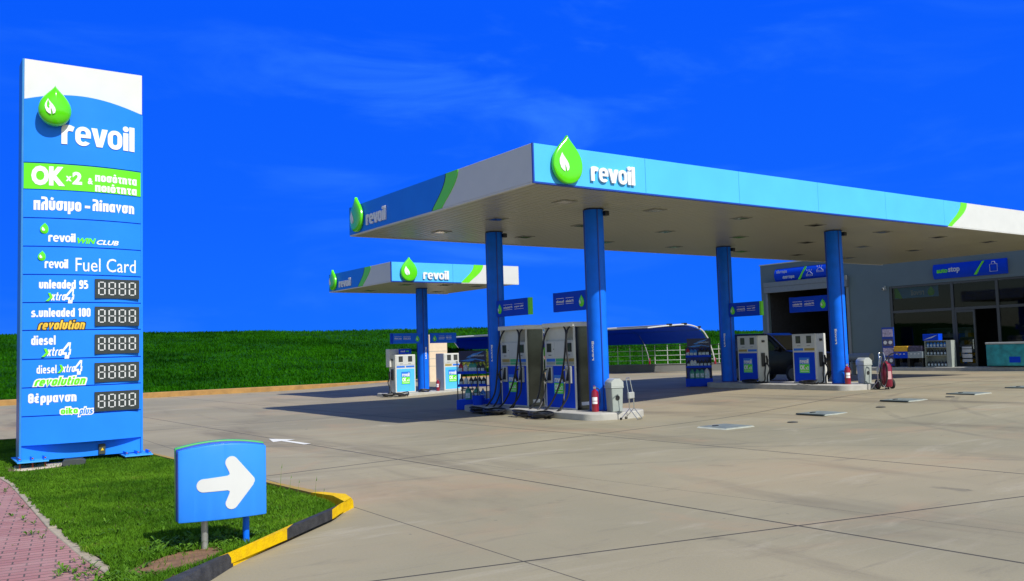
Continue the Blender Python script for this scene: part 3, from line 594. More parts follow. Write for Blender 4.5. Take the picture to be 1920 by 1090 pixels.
# ------------------------------------------------------------------ canopies
def canopy(name, label, X0, Y0, X1, Y1, zb, zt, panel, sw, leftsw, drop, wm, ldrop, lwm, lights, cols, ground_z):
    root = thing(name, label, 'canopy', ((X0+X1)/2, (Y0+Y1)/2, 0))
    B = lambda mb, nm, m, **k: mb.build(nm, m, root, world=True, **k)
    T = 0.08
    B(MB().box(X0+T+.01, X1-T-.01, Y0+T+.01, Y1-T-.01, zb+.10, zt-.12), 'roof_deck', LGREY)
    # ribbed soffit, strips run front to back
    mb = MB(); st = .2; n_ = int((X1-X0-.06)/st); vs = []
    for i in range(n_+1):
        x = X0+.03+i*st
        for dx, dz in ((0, .025), (.012, .004), (.10, .0), (.188, .004)):
            if x+dx < X1-.03: vs.append((x+dx, dz))
    VV = [(x, Y0+.03, zb+z+.01) for x, z in vs]+[(x, Y1-.03, zb+z+.01) for x, z in vs]; k = len(vs)
    B(mb.add(VV, [(i, i+1, k+i+1, k+i) for i in range(k-1)]), 'soffit', SOFF, smooth=0, fix=False)
    # front (-Y) fascia in panels
    i = 0; x = X0+.03
    while x < X1-.01:
        x2 = min(X1, X0+(i+1)*panel)
        B(MB().box(x, x2-.006, Y0, Y0+T, zb+.03, zt), 'fascia_panel', LBLUE, bevel=.004); x = x2; i += 1
    H = zt-zb-.03
    def curve(xt, xb, n=12):   # from bottom to top, leaning, convex
        return [(xb+(xt-xb)*(math.sin(t*math.pi/2)**1.15), zb+.03+H*t) for t in [j/n for j in range(n+1)]]
    cin = curve(sw[1], sw[0]); cout = curve(sw[3], sw[2])
    B(MB().prism([(a, b) for a, b in cin]+[(X1, zt+.002), (X1, zb+.028)], Y0-.004, Y0+.01), 'white_fascia', WHITE, smooth=0)
    B(MB().prism(cin+cout[::-1], Y0-.009, Y0+.01), 'green_stripe', SWOOSH, smooth=0)
    # left (-X) fascia, white near the corner, blue beyond the stripe
    B(MB().box(X0, X0+T, Y0+.03, Y1, zb+.03, zt), 'side_fascia', WHITE, bevel=.004)
    def curvel(yt, yb, n=12): return [(yb+(yt-yb)*(math.sin(t*math.pi/2)**1.15), zb+.03+H*t) for t in [j/n for j in range(n+1)]]
    a_ = curvel(leftsw[1], leftsw[0]); b_ = curvel(leftsw[3], leftsw[2])
    B(MB().prism(b_+[(Y1, zt+.002), (Y1, zb+.028)], X0-.004, X0+.01, 'x'), 'side_blue_fascia', BLUE, smooth=0)
    B(MB().prism(a_+b_[::-1], X0-.012, X0+.01, 'x'), 'green_stripe', SWOOSH, smooth=0)
    dk = [(y+.05, z) for y, z in b_]
    B(MB().prism(b_+dk[::-1], X0-.007, X0+.01, 'x'), 'dark_stripe', BLACKG, smooth=0)
    # back and right side
    B(MB().box(X0+T, X1, Y1-T, Y1, zb+.03, zt), 'back_fascia', WHITE); B(MB().box(X1-T, X1, Y0+T, Y1-T, zb+.03, zt), 'end_fascia', WHITE)
    # trims
    B(MB().box(X0-.004, X0+.03, Y0-.006, Y0+.03, zb, zt+.004), 'corner_trim', NAVY)
    B(MB().box(X0+.03, sw[0], Y0-.004, Y0+T, zb, zb+.027), 'bottom_trim', NAVY)
    B(MB().box(X0+.002, X0+T, Y0+.035, Y1-.02, zb-.004, zb+.026), 'bottom_trim', WHITE)
    B(MB().box(X0+T, X1, Y1-T, Y1+.002, zb-.004, zb+.026), 'bottom_trim', WHITE)
    B(MB().box(sw[0]+.01, X1, Y0-.002, Y0+T, zb, zb+.026), 'bottom_trim', WHITE)
    # local frames for signs: front frame and left frame are child empties avoided; build then move
    o = droplet(root, drop[0], drop[1], drop[2], Y0-.04, .06, .045)
    mv_world(o, root)
    for br in (MB().box(drop[0]-.1, drop[0]+.1, Y0-.04, Y0, drop[1]-.1, drop[1]+.1),): br.build('bracket', NAVY, root, world=True)
    mv_world(wordmark(root, wm, Y0-.012, .035), root)
    # left side: local x = -Y
    o = droplet(root, 0, 0, ldrop[2], -.03, .06, .05); left_world(o, root, X0, ldrop[0], ldrop[1])
    o = wordmark(root, (0, lwm[0]-lwm[1], 0, lwm[3]-lwm[2]), -.012, .035); left_world(o, root, X0, lwm[0], lwm[2])
    for (lx, ly) in lights:
        o = B(MB().box(lx-.21, lx+.21, ly-.21, ly+.21, zb-.001, zb+.02), 'ceiling_light', mat('lamp_frame', (.22, .22, .18), .4), bevel=.004)
        MB().box(lx-.15, lx+.15, ly-.15, ly+.15, zb-.005, zb).build('lamp_glass', mat('dark_lamp_glass', (0.05, 0.05, 0.045), 0.1, coat=0.5), o).location = (-root.location.x, -root.location.y, 0)
    for c in cols:
        cx, cy, r, z0, decal = c
        b = MB().lathe([(r, z0), (r, zb+.02)], cx, cy, 40); o = B(b, 'column', COLB)
        s1 = MB().box(cx-.09, cx-.065, cy-r-.002, cy-r+.05, z0, zb).build('seam', NAVY, o); s1.location = (-root.location.x, -root.location.y, 0)
        s2 = MB().box(cx-.17, cx-.15, cy+r*.6, cy+r-.03, z0, zb).build('seam', NAVY, o); s2.location = s1.location
        mb2 = MB().lathe([(r+.03, z0), (r+.03, z0+.03)], cx, cy, 40); s3 = mb2.build('base_flange', NAVY, o); s3.location = s1.location
        rg = MB().lathe([(r+.02, zb-.02), (r+.02, zb+.005)], cx, cy, 40).build('top_collar', BLACKG, o); rg.location = s1.location
        if decal is not None:
            me = glyph_mesh(revoil_loops())
            for v in me.vertices:
                px = v.co.y*.045; pz = v.co.x*.105; a = decal+px/r
                v.co = (cx+(r+.002+v.co.z*.02)*math.sin(a)-root.location.x, cy-(r+.002+v.co.z*.02)*math.cos(a)-root.location.y, 1.35+ground_z(cx)-.05+pz)
            me.materials.append(LETT); d = bpy.data.objects.new('decal', me); COL.objects.link(d); d.parent = o
        if decal is not None and name == 'main_canopy':
            fl = MB().box(cx+.12, cx+.24, cy-r-.06, cy-r+.06, zb-.16, zb-.05).build('floodlight', BLACKG, o, bevel=.01); fl.location = s1.location
    return root
def mv_world(o, root):
    o.location = (-root.location.x, -root.location.y, 0)
def left_world(o, root, X0, yy, zz):
    o.rotation_euler = (0, 0, R(-90)); o.location = (X0-root.location.x, yy-root.location.y, zz)
MAINC = canopy('main_canopy', 'large flat canopy with long light blue front fascia over both tall and low pumps', 9.856, 13.2275, 35.0, 21.661, 4.797, 5.577, 2.9725,
    (24.87, 25.66, 25.10, 26.02), (16.70, 15.97, 17.12, 16.48), (10.65, 5.20, .37), (11.28, 12.48, 4.95, 5.345), (21.08, 5.20, .355), (20.55, 19.43, 4.95, 5.31),
    [(11.8, 14.72), (11.85, 17.45), (11.76, 19.98), (14.55, 14.73), (14.55, 17.47), (14.5, 19.95), (17.6, 14.72), (17.6, 17.45), (17.6, 20.0), (20.7, 14.72), (20.7, 17.42), (20.65, 20.1), (24.1, 14.8), (24.1, 17.5), (24.1, 20.2), (27.2, 14.8), (27.2, 17.5), (27.2, 20.2), (30.4, 14.8), (30.4, 17.5), (30.4, 20.2)],
    [(13.09, 15.26, .22, .15, R(-84)), (13.09, 19.43, .22, .15, R(-84)), (22.29, 15.26, .225, .33, R(-84)), (22.29, 19.43, .225, .33, R(-84))], gh)
BACKC = canopy('small_canopy', 'small square canopy on a single column in the background at left', 13.437, 26.27, 18.742, 31.50, 4.005, 4.687, 2.45,
    (16.22, 16.76, 16.55, 17.17), (28.50, 27.82, 28.86, 28.30), (14.09, 4.35, .315), (14.66, 15.69, 4.12, 4.43), (31.0, 4.35, .30), (30.5, 29.45, 4.12, 4.42),
    [(14.6, 27.4), (14.6, 30.4), (16.1, 27.2), (17.6, 27.4), (17.6, 30.4)], [(16.02, 28.8, .20, .12, R(-5))], gh)

# ------------------------------------------------------------------ islands
def island(label, cx, hw, y0, y1, z0, z1):
    pts = arc(cx, y0+hw*.55, hw, hw*.55, 180, 360, 14)+arc(cx, y1-hw*.55, hw, hw*.55, 0, 180, 14)
    o = MB().prism(pts, z0, z1, 'z').build('pump_island', ISL, bevel=.015); return tag(o, label, 'island', 'pump islands')
island('grey concrete island under the two tall steel pumps', 13.09, .86, 14.4, 20.2, -.02, .15)
island('grey concrete island under the two low white pumps in front of the wash bay', 22.29, .86, 14.35, 19.98, .05, .33)
o = MB().prism(rrect(14.35, 17.75, 28.15, 29.5, .2), -.02, .12, 'z').build('pump_island', ISL, bevel=.015); tag(o, 'low pale concrete island under the small background canopy', 'island', 'pump islands')

# ------------------------------------------------------------------ pumps
def badge(root, x0, x1, z0, z1, y, sc=1):
    w = x1-x0; zm = z0+(z1-z0)*.58
    fr = MB().box(x0-.012, x1+.012, y-.001, y+.004, z0-.012, z1+.012).build('badge', mat('badge_blue', (0.02, 0.2, 0.75), .4), root)
    MB().box(x0, x1, y-.003, y+.002, z0, zm).build('badge_green_field', LIME, fr)
    wordmark(fr, (x0+.02*sc, x1-.02*sc, zm+.02, z1-.03), y-.004, .004)
    text('OK', fr, (x0+.015*sc, x0+w*.56, z0+(zm-z0)*.35, z0+(zm-z0)*.9), y-.004, LETT, .004, .05)
    text('x2', fr, (x0+w*.6, x1-.02*sc, z0+(zm-z0)*.38, z0+(zm-z0)*.75), y-.004, LETT, .004, .03)
    MB().box(x0+.03, x1-.03, y-.006, y, z0+(zm-z0)*.15, z0+(zm-z0)*.21).build('badge_line', LETT, fr)
def nozzle(root, x, y, z, sgn=-1, m=None):
    b = MB(); b.tube([(x, y, z), (x, y+sgn*.05, z+.10), (x, y+sgn*.055, z+.19)], [.028, .034, .03], 8)
    b.tube([(x, y+sgn*.055, z+.19), (x, y+sgn*.03, z+.26), (x, y-sgn*.05, z+.30)], [.024, .018, .012], 8)
    b.tube([(x, y+sgn*.10, z+.02), (x, y+sgn*.115, z+.10), (x, y+sgn*.09, z+.17)], .008, 6)
    o = b.build('nozzle', m or BLACKG, root); MB().tube([(x, y-.005, z-.07), (x, y, z+.02)], [.016, .02], 8).build('swivel', CHROME, o); return o
def catmull(P, n=8):
    P = [Vector(p) for p in P]; Q = [P[0]*2-P[1]]+P+[P[-1]*2-P[-2]]; r = []
    for i in range(1, len(Q)-2):
        for k in range(n):
            t = k/n; a, b, c, d = Q[i-1], Q[i], Q[i+1], Q[i+2]
            r.append(.5*((2*b)+(-a+c)*t+(2*a-5*b+4*c-d)*t*t+(-a+3*b-3*c+d)*t**3))
    r.append(P[-1]); return r
def hose(root, pts, r=.022): return MB().tube(catmull(pts), r, 7).build('hose', RUBBER, root)
def coil(root, cx, cy, z, r, turns=3, squash=.6):
    pts = []; rn = random.Random(int((cx+cy*3)*100)); ph = rn.uniform(0, 6.28)
    for k in range(int(turns*12)):
        a = k*math.pi/6; q = r*(1+.22*math.sin(k*.37+ph)); l = k//12
        pts.append((cx+q*math.cos(a)+.05*math.sin(l*2.1+ph), cy+squash*q*math.sin(a)+.03*math.cos(l*1.7), z+.02+.035*l*.6+.035*(1+math.sin(a*1.0+l*1.9+ph))))
    return MB().tube(catmull(pts, 2), .022, 6).build('hose', RUBBER, root)
def display(root, x0, x1, z0, z1, y, fm=None):
    d = MB().box(x0, x1, y-.006, y+.01, z0, z1).build('display', fm or BLACKG, root, bevel=.003)
    MB().box(x0+.018, x1-.018, y-.009, y-.004, z0+.12*(z1-z0), z1-.12*(z1-z0)).build('screen', mat('lcd_screen', (0.045, 0.05, 0.048), 0.12, coat=.6), d); return d
FUELC = [mat('label_gold', (0.35, 0.26, 0.06), .5), mat('label_green', (0.05, 0.4, 0.16), .5), mat('label_blue', (0.02, 0.17, 0.7), .5)]
def tall_pump(label, loc, order):
    r = thing('tall_fuel_pump', label, 'fuel pump', loc, R(-90), 'tall fuel pumps'); W2, D = .585, .27; f = -D
    MB().box(-W2, W2, -D, D, .0, 1.64).build('cabinet', [CREAM], r, bevel=.012)
    for s in (-1, 1): MB().box(s*W2-.006, s*W2+.006, -D+.03, D-.03, .005, 1.955).build('steel_side', STEEL, r)
    MB().box(-W2+.01, W2-.38, -D+.06, D-.06, 1.63, 1.965).build('upper_panel', CREAM, r, bevel=.006)
    MB().box(W2-.05, W2, -D, D, 1.63, 1.96).build('hose_post', CREAM, r); MB().box(-W2, -W2+.05, -D, D, 1.63, 1.96).build('hose_post', CREAM, r)
    MB().box(-W2-.02, W2+.02, -D-.06, D+.06, 1.95, 2.06).build('header_cap', mat('cap_offwhite', (.72, .72, .66), .45), r, bevel=.015)
    MB().box(-W2+.07, W2-.03, f-.012, f+.01, 1.235, 1.62).build('display_panel', mat('panel_grey_white', (.55, .57, .55), .4), r, bevel=.006)
    MB().box(-.165, -.16, f-.014, f-.008, 1.25, 1.6).build('panel_joint', GREYP, r); MB().box(.22, .225, f-.014, f-.008, 1.25, 1.6).build('panel_joint', GREYP, r)
    display(r, -W2+.11, -W2+.29, 1.36, 1.57, f-.012); display(r, W2-.28, W2-.10, 1.36, 1.57, f-.012)
    for x in (-.2, .25): MB().tube([(x, f-.02, 1.43), (x, f, 1.43)], .012, 8).build('lock', BLACKG, r)
    for x in (-.36, .36): MB().box(x-.06, x+.06, f-.015, f, 1.28, 1.295).build('card_slot', BLACKG, r)
    for i in range(3):
        x0 = -W2+.08+i*.36
        MB().box(x0, x0+.33, f-.006, f+.005, 1.13, 1.205).build('grade_label', FUELC[order[i]], r); MB().box(x0, x0+.33, f-.006, f+.005, 1.06, 1.12).build('grade_label', [GREYP, FUELC[1]][i == 1], r)
    MB().box(-W2+.06, W2-.04, f-.012, f+.005, .04, 1.03).build('front_panel', DBLUE, r, bevel=.006)
    badge(r, -.21, .13, .37, .80, f-.016)
    for x in (-.47, .26):
        h = MB().box(x, x+.22, f-.06, f, .62, 1.02).build('nozzle_holder', LGREY, r, bevel=.01)
        MB().prism([(x+.03, .68), (x+.19, .68), (x+.19, .99), (x+.13, .99)], f-.066, f-.03).build('holder_recess', BLACKG, h)
        nozzle(r, x+.03, f-.10, .66)
    # hoses: header down to the nozzle, then a slack loop lying on the ground
    hose(r, [(-.30, f-.03, 1.98), (-.44, f-.07, 1.8), (-.52, f-.12, 1.4), (-.53, f-.17, .8), (-.60, f-.25, .25), (-.72, f-.55, -.10), (-.62, f-.78, -.12), (-.40, f-.72, -.11), (-.36, f-.42, .0), (-.42, f-.18, .30), (-.45, f-.10, .62)])
    hose(r, [(.22, f-.03, 1.99), (.36, f-.07, 1.82), (.37, f-.11, 1.5), (.33, f-.14, 1.1), (.22, f-.2, .6), (.0, f-.33, .12), (-.10, f-.62, -.11), (.12, f-.86, -.12), (.40, f-.70, -.11), (.42, f-.35, .02), (.33, f-.16, .35), (.29, f-.10, .62)])
    hose(r, [(.50, f-.03, 1.98), (.40, f-.07, 1.83), (.42, f-.11, 1.4), (.55, f-.16, .8), (.57, f-.26, .3), (.40, f-.6, -.10), (.05, f-.80, -.115), (-.25, f-.82, -.12)])
    coil(r, -.42, f-.80, -.15, .27, 4, .6); coil(r, .30, f-.86, -.15, .30, 4, .6)
    MB().box(W2+.006, W2+.010, -.12, .10, .10, .18).build('notice_plate', LETT, r)
    return r
tall_pump('tall white and steel fuel pump nearer the front column', (13.09, 16.38, .15), (2, 1, 0))
tall_pump('tall white and steel fuel pump nearer the far column', (13.09, 18.30, .15), (0, 1, 2))
def low_pump(name, label, loc, rz, w, d, h, order, side=1, sign=False, group='low fuel pumps', tall_back=False):
    r = thing(name, label, 'fuel pump', loc, rz, group); W2, D = w/2, d/2; f = -D; k = h/1.48
    MB().box(-W2, W2, -D, D, 0, h).build('cabinet', CREAM, r, bevel=.014)
    MB().box(-W2+.03, W2-.03, f-.010, f+.01, h-.40*k, h-.03).build('display_panel', mat('panel_grey_white', (.55, .57, .55), .4), r, bevel=.006)
    display(r, -W2+.14, -W2+.31, h-.28*k, h-.06*k, f-.010); display(r, W2-.31, W2-.14, h-.28*k, h-.06*k, f-.010)
    for x in (-.17, .17): MB().box(x-.06, x+.06, f-.013, f, h-.36*k, h-.348*k).build('card_slot', BLACKG, r)
    for i in (0, 1): MB().box(-W2+.05+i*(w/2-.03), -.01-.02+i*(w/2-.02), f-.006, f+.005, h-.50*k, h-.43*k).build('grade_label', FUELC[order[i]], r)
    MB().box(-W2+.05, W2-.05, f-.010, f+.005, .05, h-.55*k).build('front_panel', LBLUE if 'sunlit' in label else DBLUE, r, bevel=.006)  # sunlight is put into the colour: lighter blue front on the sunlit pumps
    badge(r, -.17, .17, .32, .76, f-.014)
    s = side*W2
    hd = MB().box(min(s, s+side*.05), max(s, s+side*.05), -.12, .02, .50*k, .93*k).build('nozzle_holder', BLACKG, r, bevel=.01)
    nz = MB().tube([(s+side*.07, .07, .56*k), (s+side*.10, .05, .70*k), (s+side*.09, .02, .84*k)], [.03, .035, .025], 8).build('nozzle', BLACKG, r)
    MB().box(min(s, s+side*.03), max(s, s+side*.03), -.06, .05, h-.22, h-.15).build('hose_socket', BLACKG, r)
    hose(r, [(s+side*.08, .07, .58*k), (s+side*.12, .12, .42*k), (s+side*.12, .0, .20), (s+side*.22, -.15, .03), (s+side*.35, -.35, .02), (s+side*.15, -.45, .025), (s+side*.05, -.30, .03)])
    hose(r, [(s+side*.08, .0, .62*k), (s+side*.10, -.10, .3*k), (s+side*.16, -.22, .05), (s+side*.02, -.5, .0)])
    coil(r, s+side*.0, f-.42, -.11 if sign or 'narrow' in label else -.02, .24, 3.5, .6)
    if sign: coil(r, s-.38, f-.25, -.11, .26, 2, .7); coil(r, .62, f-.30, -.02, .20, 3, .5)
    if sign:
        MB().box(-W2-.10, W2-.10, .0, D+.05, h-.45, h+.22).build('rear_cabinet', CREAM, r, bevel=.01)
        o = MB().box(-.22, .27, f+.02, f+.10, h+.03, h+.21).build('top_sign', DBLUE, r, bevel=.006)
        text('revoil', o, (-.18, .0, h+.09, h+.17), f+.02, LETT, .004, .02); text('xtra', o, (.03, .16, h+.09, h+.16), f+.02, LIME, .004, .02)
    return r
low_pump('low_fuel_pump', 'low white fuel pump beside the red extinguisher and front column of the second island', (22.29, 16.30, .33), R(-90), .83, .50, 1.48, (2, 0))
low_pump('low_fuel_pump', 'low white fuel pump next to the product rack column of the second island', (22.29, 18.42, .33), R(-90), .83, .50, 1.48, (0, 2))
low_pump('low_fuel_pump', 'sunlit white pump with blue front lightened for sun left of the small canopy column', (15.15, 28.85, .12), 0, .84, .50, 1.40, (2, 2), side=-1, sign=True)
low_pump('low_fuel_pump', 'sunlit narrow white pump half hidden right of the small canopy column', (17.13, 28.85, .12), 0, .74, .62, 1.40, (0, 2), side=1)

# ------------------------------------------------------------------ hanging grade signs on the columns
def grade_sign(label, loc, rz, w, h, words, drop_left, m=DBLUE, edge=True):
    r = thing('grade_sign', label, 'sign', loc, rz, 'fuel grade signs on the columns')
    MB().box(0, w, -.05, .05, 0, h).build('sign_board', m, r, bevel=.006)
    dx = .16 if drop_left else w-.16
    droplet(r, dx, h*.40, h*.235, -.052, .008, .01, sx=.85)
    if edge:
        ex = w-.06 if drop_left else 0
        MB().box(ex-.004, ex+.064, -.054, .054, -.003, h+.003).build('green_edge', SWOOSH if drop_left else DBLUE, r)
    x0 = .34 if drop_left else .12; span = w-.5
    for i, wd in enumerate(words):
        a = x0+i*span*.5; text(wd, r, (a, a+span*.40, h*.46, h*.60), -.052, LETT, .004, .01)
        MB().box(a, a+span*.40, -.056, -.05, h*.38, h*.40).build('underline', LETT, r); MB().box(a, a+span*.40, -.056, -.05, h*.68, h*.70).build('overline', LETT, r)
    return r
grade_sign('blue grade sign with green end strip beside the far column of the tall pumps', (13.0, 19.21, 2.48), R(-90), 1.50, .43, ('unleaded 95', 'super LRP'), True)
grade_sign('blue grade sign with droplet at its column end above the near tall pump', (13.0, 16.72, 2.48), R(-90), 1.24, .46, ('diesel', 'unleaded 95'), False)
grade_sign('blue grade sign with green end strip beside the far column of the low pumps', (22.2, 19.21, 2.45), R(-90), 1.32, .45, ('unleaded 95', 'super LRP'), True)
grade_sign('blue grade sign in front of the dark wash bay opening', (22.2, 16.82, 2.47), R(-90), 1.34, .46, ('s.unleaded 100', 'unleaded 95'), False)
grade_sign('blue grade sign left of the small canopy column', (14.58, 28.62, 1.93), 0, 1.24, .38, ('diesel xtra', 'diesel xtra'), False, m=COLB)  # lighter board colour stands in for sun on this sign
grade_sign('blue grade sign right of the small canopy column', (16.24, 28.62, 1.92), 0, 1.12, .38, ('unleaded', '95'), True, m=COLB, edge=False)  # sunlight put into the board colour here too

# ------------------------------------------------------------------ price pylon
PX, PY, PZ, PW = 1.407, 14.87, 0.16, 1.703
py = thing('price_sign', 'tall blue price sign with white top and five empty price displays on the lawn', 'price sign', (PX, PY, 0))
bul = lambda x: .055+.135*(1-(2*(x-.02)/(PW-.04)-1)**2)
def panel(name, z0f, z1f, m, x0=.02, x1=PW-.02, n=32, off=0, bf=None):
    bf = bf or bul; vs = []; fs = []
    for i in range(n+1):
        x = x0+(x1-x0)*i/n; y = -bf(x)-off; zz0 = z0f(x) if callable(z0f) else z0f; zz1 = z1f(x) if callable(z1f) else z1f
        vs += [(x, y, zz0), (x, y, zz1), (x, .0, zz1), (x, .0, zz0)]
    for i in range(n):
        for j in range(4): fs.append((i*4+j, i*4+(j+1) % 4, (i+1)*4+(j+1) % 4, (i+1)*4+j))
    fs += [(0, 3, 2, 1), tuple(n*4+j for j in range(4))]
    return MB().add(vs, fs).build(name, m, py, smooth=30)
wave = lambda x: 5.63+.13*math.sin(math.pi*min(1, max(0, (x/PW)))**.93)*1.0-.02*(x/PW)
panel('white_top_panel', lambda x: wave(x)+.004, 6.264, WHITE, bf=lambda x: .05, x0=0.02, x1=PW)
panel('logo_panel', 4.667, wave, BLUE)
zs_ = [4.655, 4.25, 3.812, 3.378, 2.95, 2.525, 2.107, 1.673, 1.25, .824, .388]
panel('green_slogan_panel', zs_[1]+.006, zs_[0]-.004, LIME)
for i in range(1, 10):
    panel('blue_panel', zs_[i+1]+.008, zs_[i]-.008, BLUE)
for i in range(0, 10):
    panel('panel_lip', zs_[i]-.006, zs_[i]+.006, DBLUE, off=-.012)
# body, side frames, recessed base
MB().box(.0, PW, .0, .30, PZ+.06, 6.26).build('sign_body', BLUE, py)
for a in (-.012, PW-.02): MB().box(a, a+.032, -.06, .36, PZ, 6.262 if a < 0 else 5.60).build('side_frame', BLUE if a > 0 else mat('frame_blue_green', (.03, .22, .55), .35), py, bevel=.006)
MB().box(.02, PW-.02, -.03, .05, PZ, .39).build('base_panel', BLUE, py)
MB().box(1.069, 1.165, -.075, -.03, .175, .335).build('socket_box', mat('box_dark', (.05, .06, .05), .5), py, bevel=.006)
tri = MB().prism([(1.095, .235), (1.142, .235), (1.119, .278)], -.079, -.07).build('warning_triangle', mat('warning_yellow', (.8, .55, .02), .5), py)
for (a, b) in ((-.06, .35), (PW-.31, PW+.10)):
    o = MB().box(a, b, -.36, .55, .125 if a > 0 else .165, .145 if a > 0 else .185).build('base_plate', mat('plate_blue', (.05, .35, .8), .4, var=.1), py, bevel=.004)
    zz = .145 if a > 0 else .185
    for x in (a+.04, (a+b)/2, b-.04):
        MB().tube([(x, -.28, .0), (x, -.28, zz+.045)], .013, 8).build('anchor_bolt', RUST, o); MB().tube([(x, -.28, zz), (x, -.28, zz+.025)], .026, 6).build('nut', BLUE, o)
        MB().box(x-.008, x+.008, -.28, -.03, zz, zz+.05).build('gusset', BLUE, o)
# main emblem + wordmark
droplet(py, .41, 5.455, .238, -.235, .04, .12, sx=.96)
MB().tube([(.41, -.28, 5.48), (.41, -.05, 5.48)], .06, 10).build('emblem_bracket', BLUE, py)
wordmark(py, (.512, 1.58, 4.965, 5.365), 0, .012, curve=bul)
def T(body, x0, x1, z0, z1, m=LETT, off=.03, shear=0, dep=.006, lift=0, **k): return text(body, py, (x0, x1, z0, z1), -lift, m, dep, off, shear, curve=bul, **k)
def S(body, x0, x1, z0, z1, m=LETT, t=.27, shear=0, grow=0, lift=0): return stext(body, py, (x0, x1, z0, z1), 0, m, .005+lift, t, shear, bul, grow=grow)
T('OK', .116, .565, 4.31, 4.615, off=.06); T('x', .575, .655, 4.395, 4.475, off=.05); T('2', .665, .80, 4.35, 4.55, off=.05); T('&', .88, .955, 4.37, 4.47, off=.04)
S('ποσότητα', .985, 1.615, 4.425, 4.565); S('ποιότητα', .985, 1.615, 4.265, 4.405)
S('πλύσιμο', .15, .79, 3.885, 4.14); S('-', .84, .915, 3.99, 4.03); S('λίπανση', .95, 1.575, 3.945, 4.14)
def small_drop(x, z, r): return droplet(py, x, z, r, -bul(x)+.004, .008, .01)
small_drop(.30, 3.635, .066); wordmark(py, (.345, .712, 3.45, 3.585), 0, .006, curve=bul)
T('WIN', .735, 1.0, 3.435, 3.525, LIME, .05, .28); T('CLUB', 1.01, 1.335, 3.43, 3.505, LETT, .03, .28)
small_drop(.268, 3.215, .060); wordmark(py, (.300, .612, 3.045, 3.185), 0, .006, curve=bul)
T('Fuel Card', .715, 1.60, 3.005, 3.215, LETT, 0)
S('unleaded 95', .228, .89, 2.735, 2.87)
def xtra(x0, x1, z0, z1):
    w = x1-x0
    g = MB().prism([(x0-.01, z0), (x0+.045*w/.37, z0+.06), (x0+.02*w/.37, z0+.125), (x0+.055*w/.37, z0+.125), (x0+.085*w/.37, z0+.06), (x0+.03*w/.37, z0)], -bul(x0+.09)-.006, -bul(x0)+.01); g.build('chevron', SWOOSH, py)
    S('xtra', x0+.16*w, x0+.70*w, z0+.005, z0+.66*(z1-z0), t=.2, shear=.2)
    T('4', x0+.64*w, x1, z0-.035, z1, off=.11, shear=.15); T('4', x0+.74*w, x1-.06*w, z0+.02, z1-.045, m=BLUE, off=.012, shear=.15, lift=.007, dep=.003)
xtra(.325, .70, 2.545, 2.745); xtra(.275, .66, 1.705, 1.915); xtra(.485, .815, 1.455, 1.64)
S('s.unleaded 100', .132, .925, 2.305, 2.44)
S('revolution', .198, .868, 2.09, 2.27, BLACKG, .27, .22, .12); S('revolution', .215, .85, 2.105, 2.255, GOLD, .27, .22, 0, .003)
S('diesel', .133, .45, 1.885, 2.025)
S('diesel', .205, .465, 1.455, 1.58, t=.22)
S('revolution', .15, .885, 1.245, 1.415, LETT, .28, .25, .14); S('revolution', .172, .863, 1.262, 1.398, LIME, .28, .25, 0, .003)
S('θέρμανση', .10, .735, .985, 1.165)
S('oiko', .508, .772, .812, .948, LETT, .28, 0, .13); S('oiko', .525, .755, .832, .928, LIME, .28, 0, 0, .003)
S('plus', .750, .98, .775, .935, LETT, .26, .2, .13); S('plus', .768, .962, .795, .915, BLUE, .24, .2, 0, .0035)
def price_display(zc):
    x0, x1, h = .985, 1.648, .30; z0 = zc-h/2
    bf = lambda x: .216-.10*(x-x0)/(x1-x0)
    o = panel('price_display', z0, z0+h, DGREY, x0, x1, 8, bf=bf)
    for d in range(4):
        mb = MB(); a = x0+.045+d*.152; wd, hh, t = .108, .208, .0195; zb_ = z0+.05
        def q(xa, xb, za, zb2):
            n = 2; vs = []
            for i in range(n+1):
                x = xa+(xb-xa)*i/n; vs += [(x, -bf(x)-.004, za), (x, -bf(x)-.004, zb2)]
            mb.add(vs, [(2*i, 2*i+2, 2*i+3, 2*i+1) for i in range(n)])
        for zz in (0, hh/2-t*.4, hh-t*.8): q(a+t*1.3, a+wd-t*1.3, zb_+zz, zb_+zz+t*.8)
        for xx in (0, wd-t):
            q(a+xx, a+xx+t, zb_+t*.7, zb_+hh/2-t*.5); q(a+xx, a+xx+t, zb_+hh/2+t*.7, zb_+hh-t*.7)
        mb.build('digit', mat('digit_grey_white', (.62, .64, .64), .5), o, smooth=0, fix=False)
    
for zc in (2.742, 2.312, 1.88, 1.442, .995): price_display(zc)
# footing + uplight
o = MB().prism([(1.30, 14.50), (1.42, 14.34), (1.75, 14.44), (2.05, 14.66), (2.0, 15.1), (1.35, 15.1)], 0, .088, 'z').build('footing_slab', mat('rough_concrete', (.5, .42, .33), .9, var=.2, scale=7, bump=.8, bscale=25), bevel=.02)
tag(o, 'rough pinkish concrete footing slab under the left foot of the price sign', 'footing')
ul = thing('ground_floodlight', 'small dark floodlight box lying in the grass before the price sign', 'floodlight', (2.08, 14.45, .08), R(-10))
MB().prism([(-.15, 0), (.15, 0), (.16, .075), (.10, .10), (-.13, .10), (-.16, .06)], -.08, .08).build('housing', mat('floodlight_grey', (.05, .06, .06), .5), ul, bevel=.01)
MB().box(-.12, .12, -.06, .06, .10, .106).build('glass_cover', DGREY, ul)

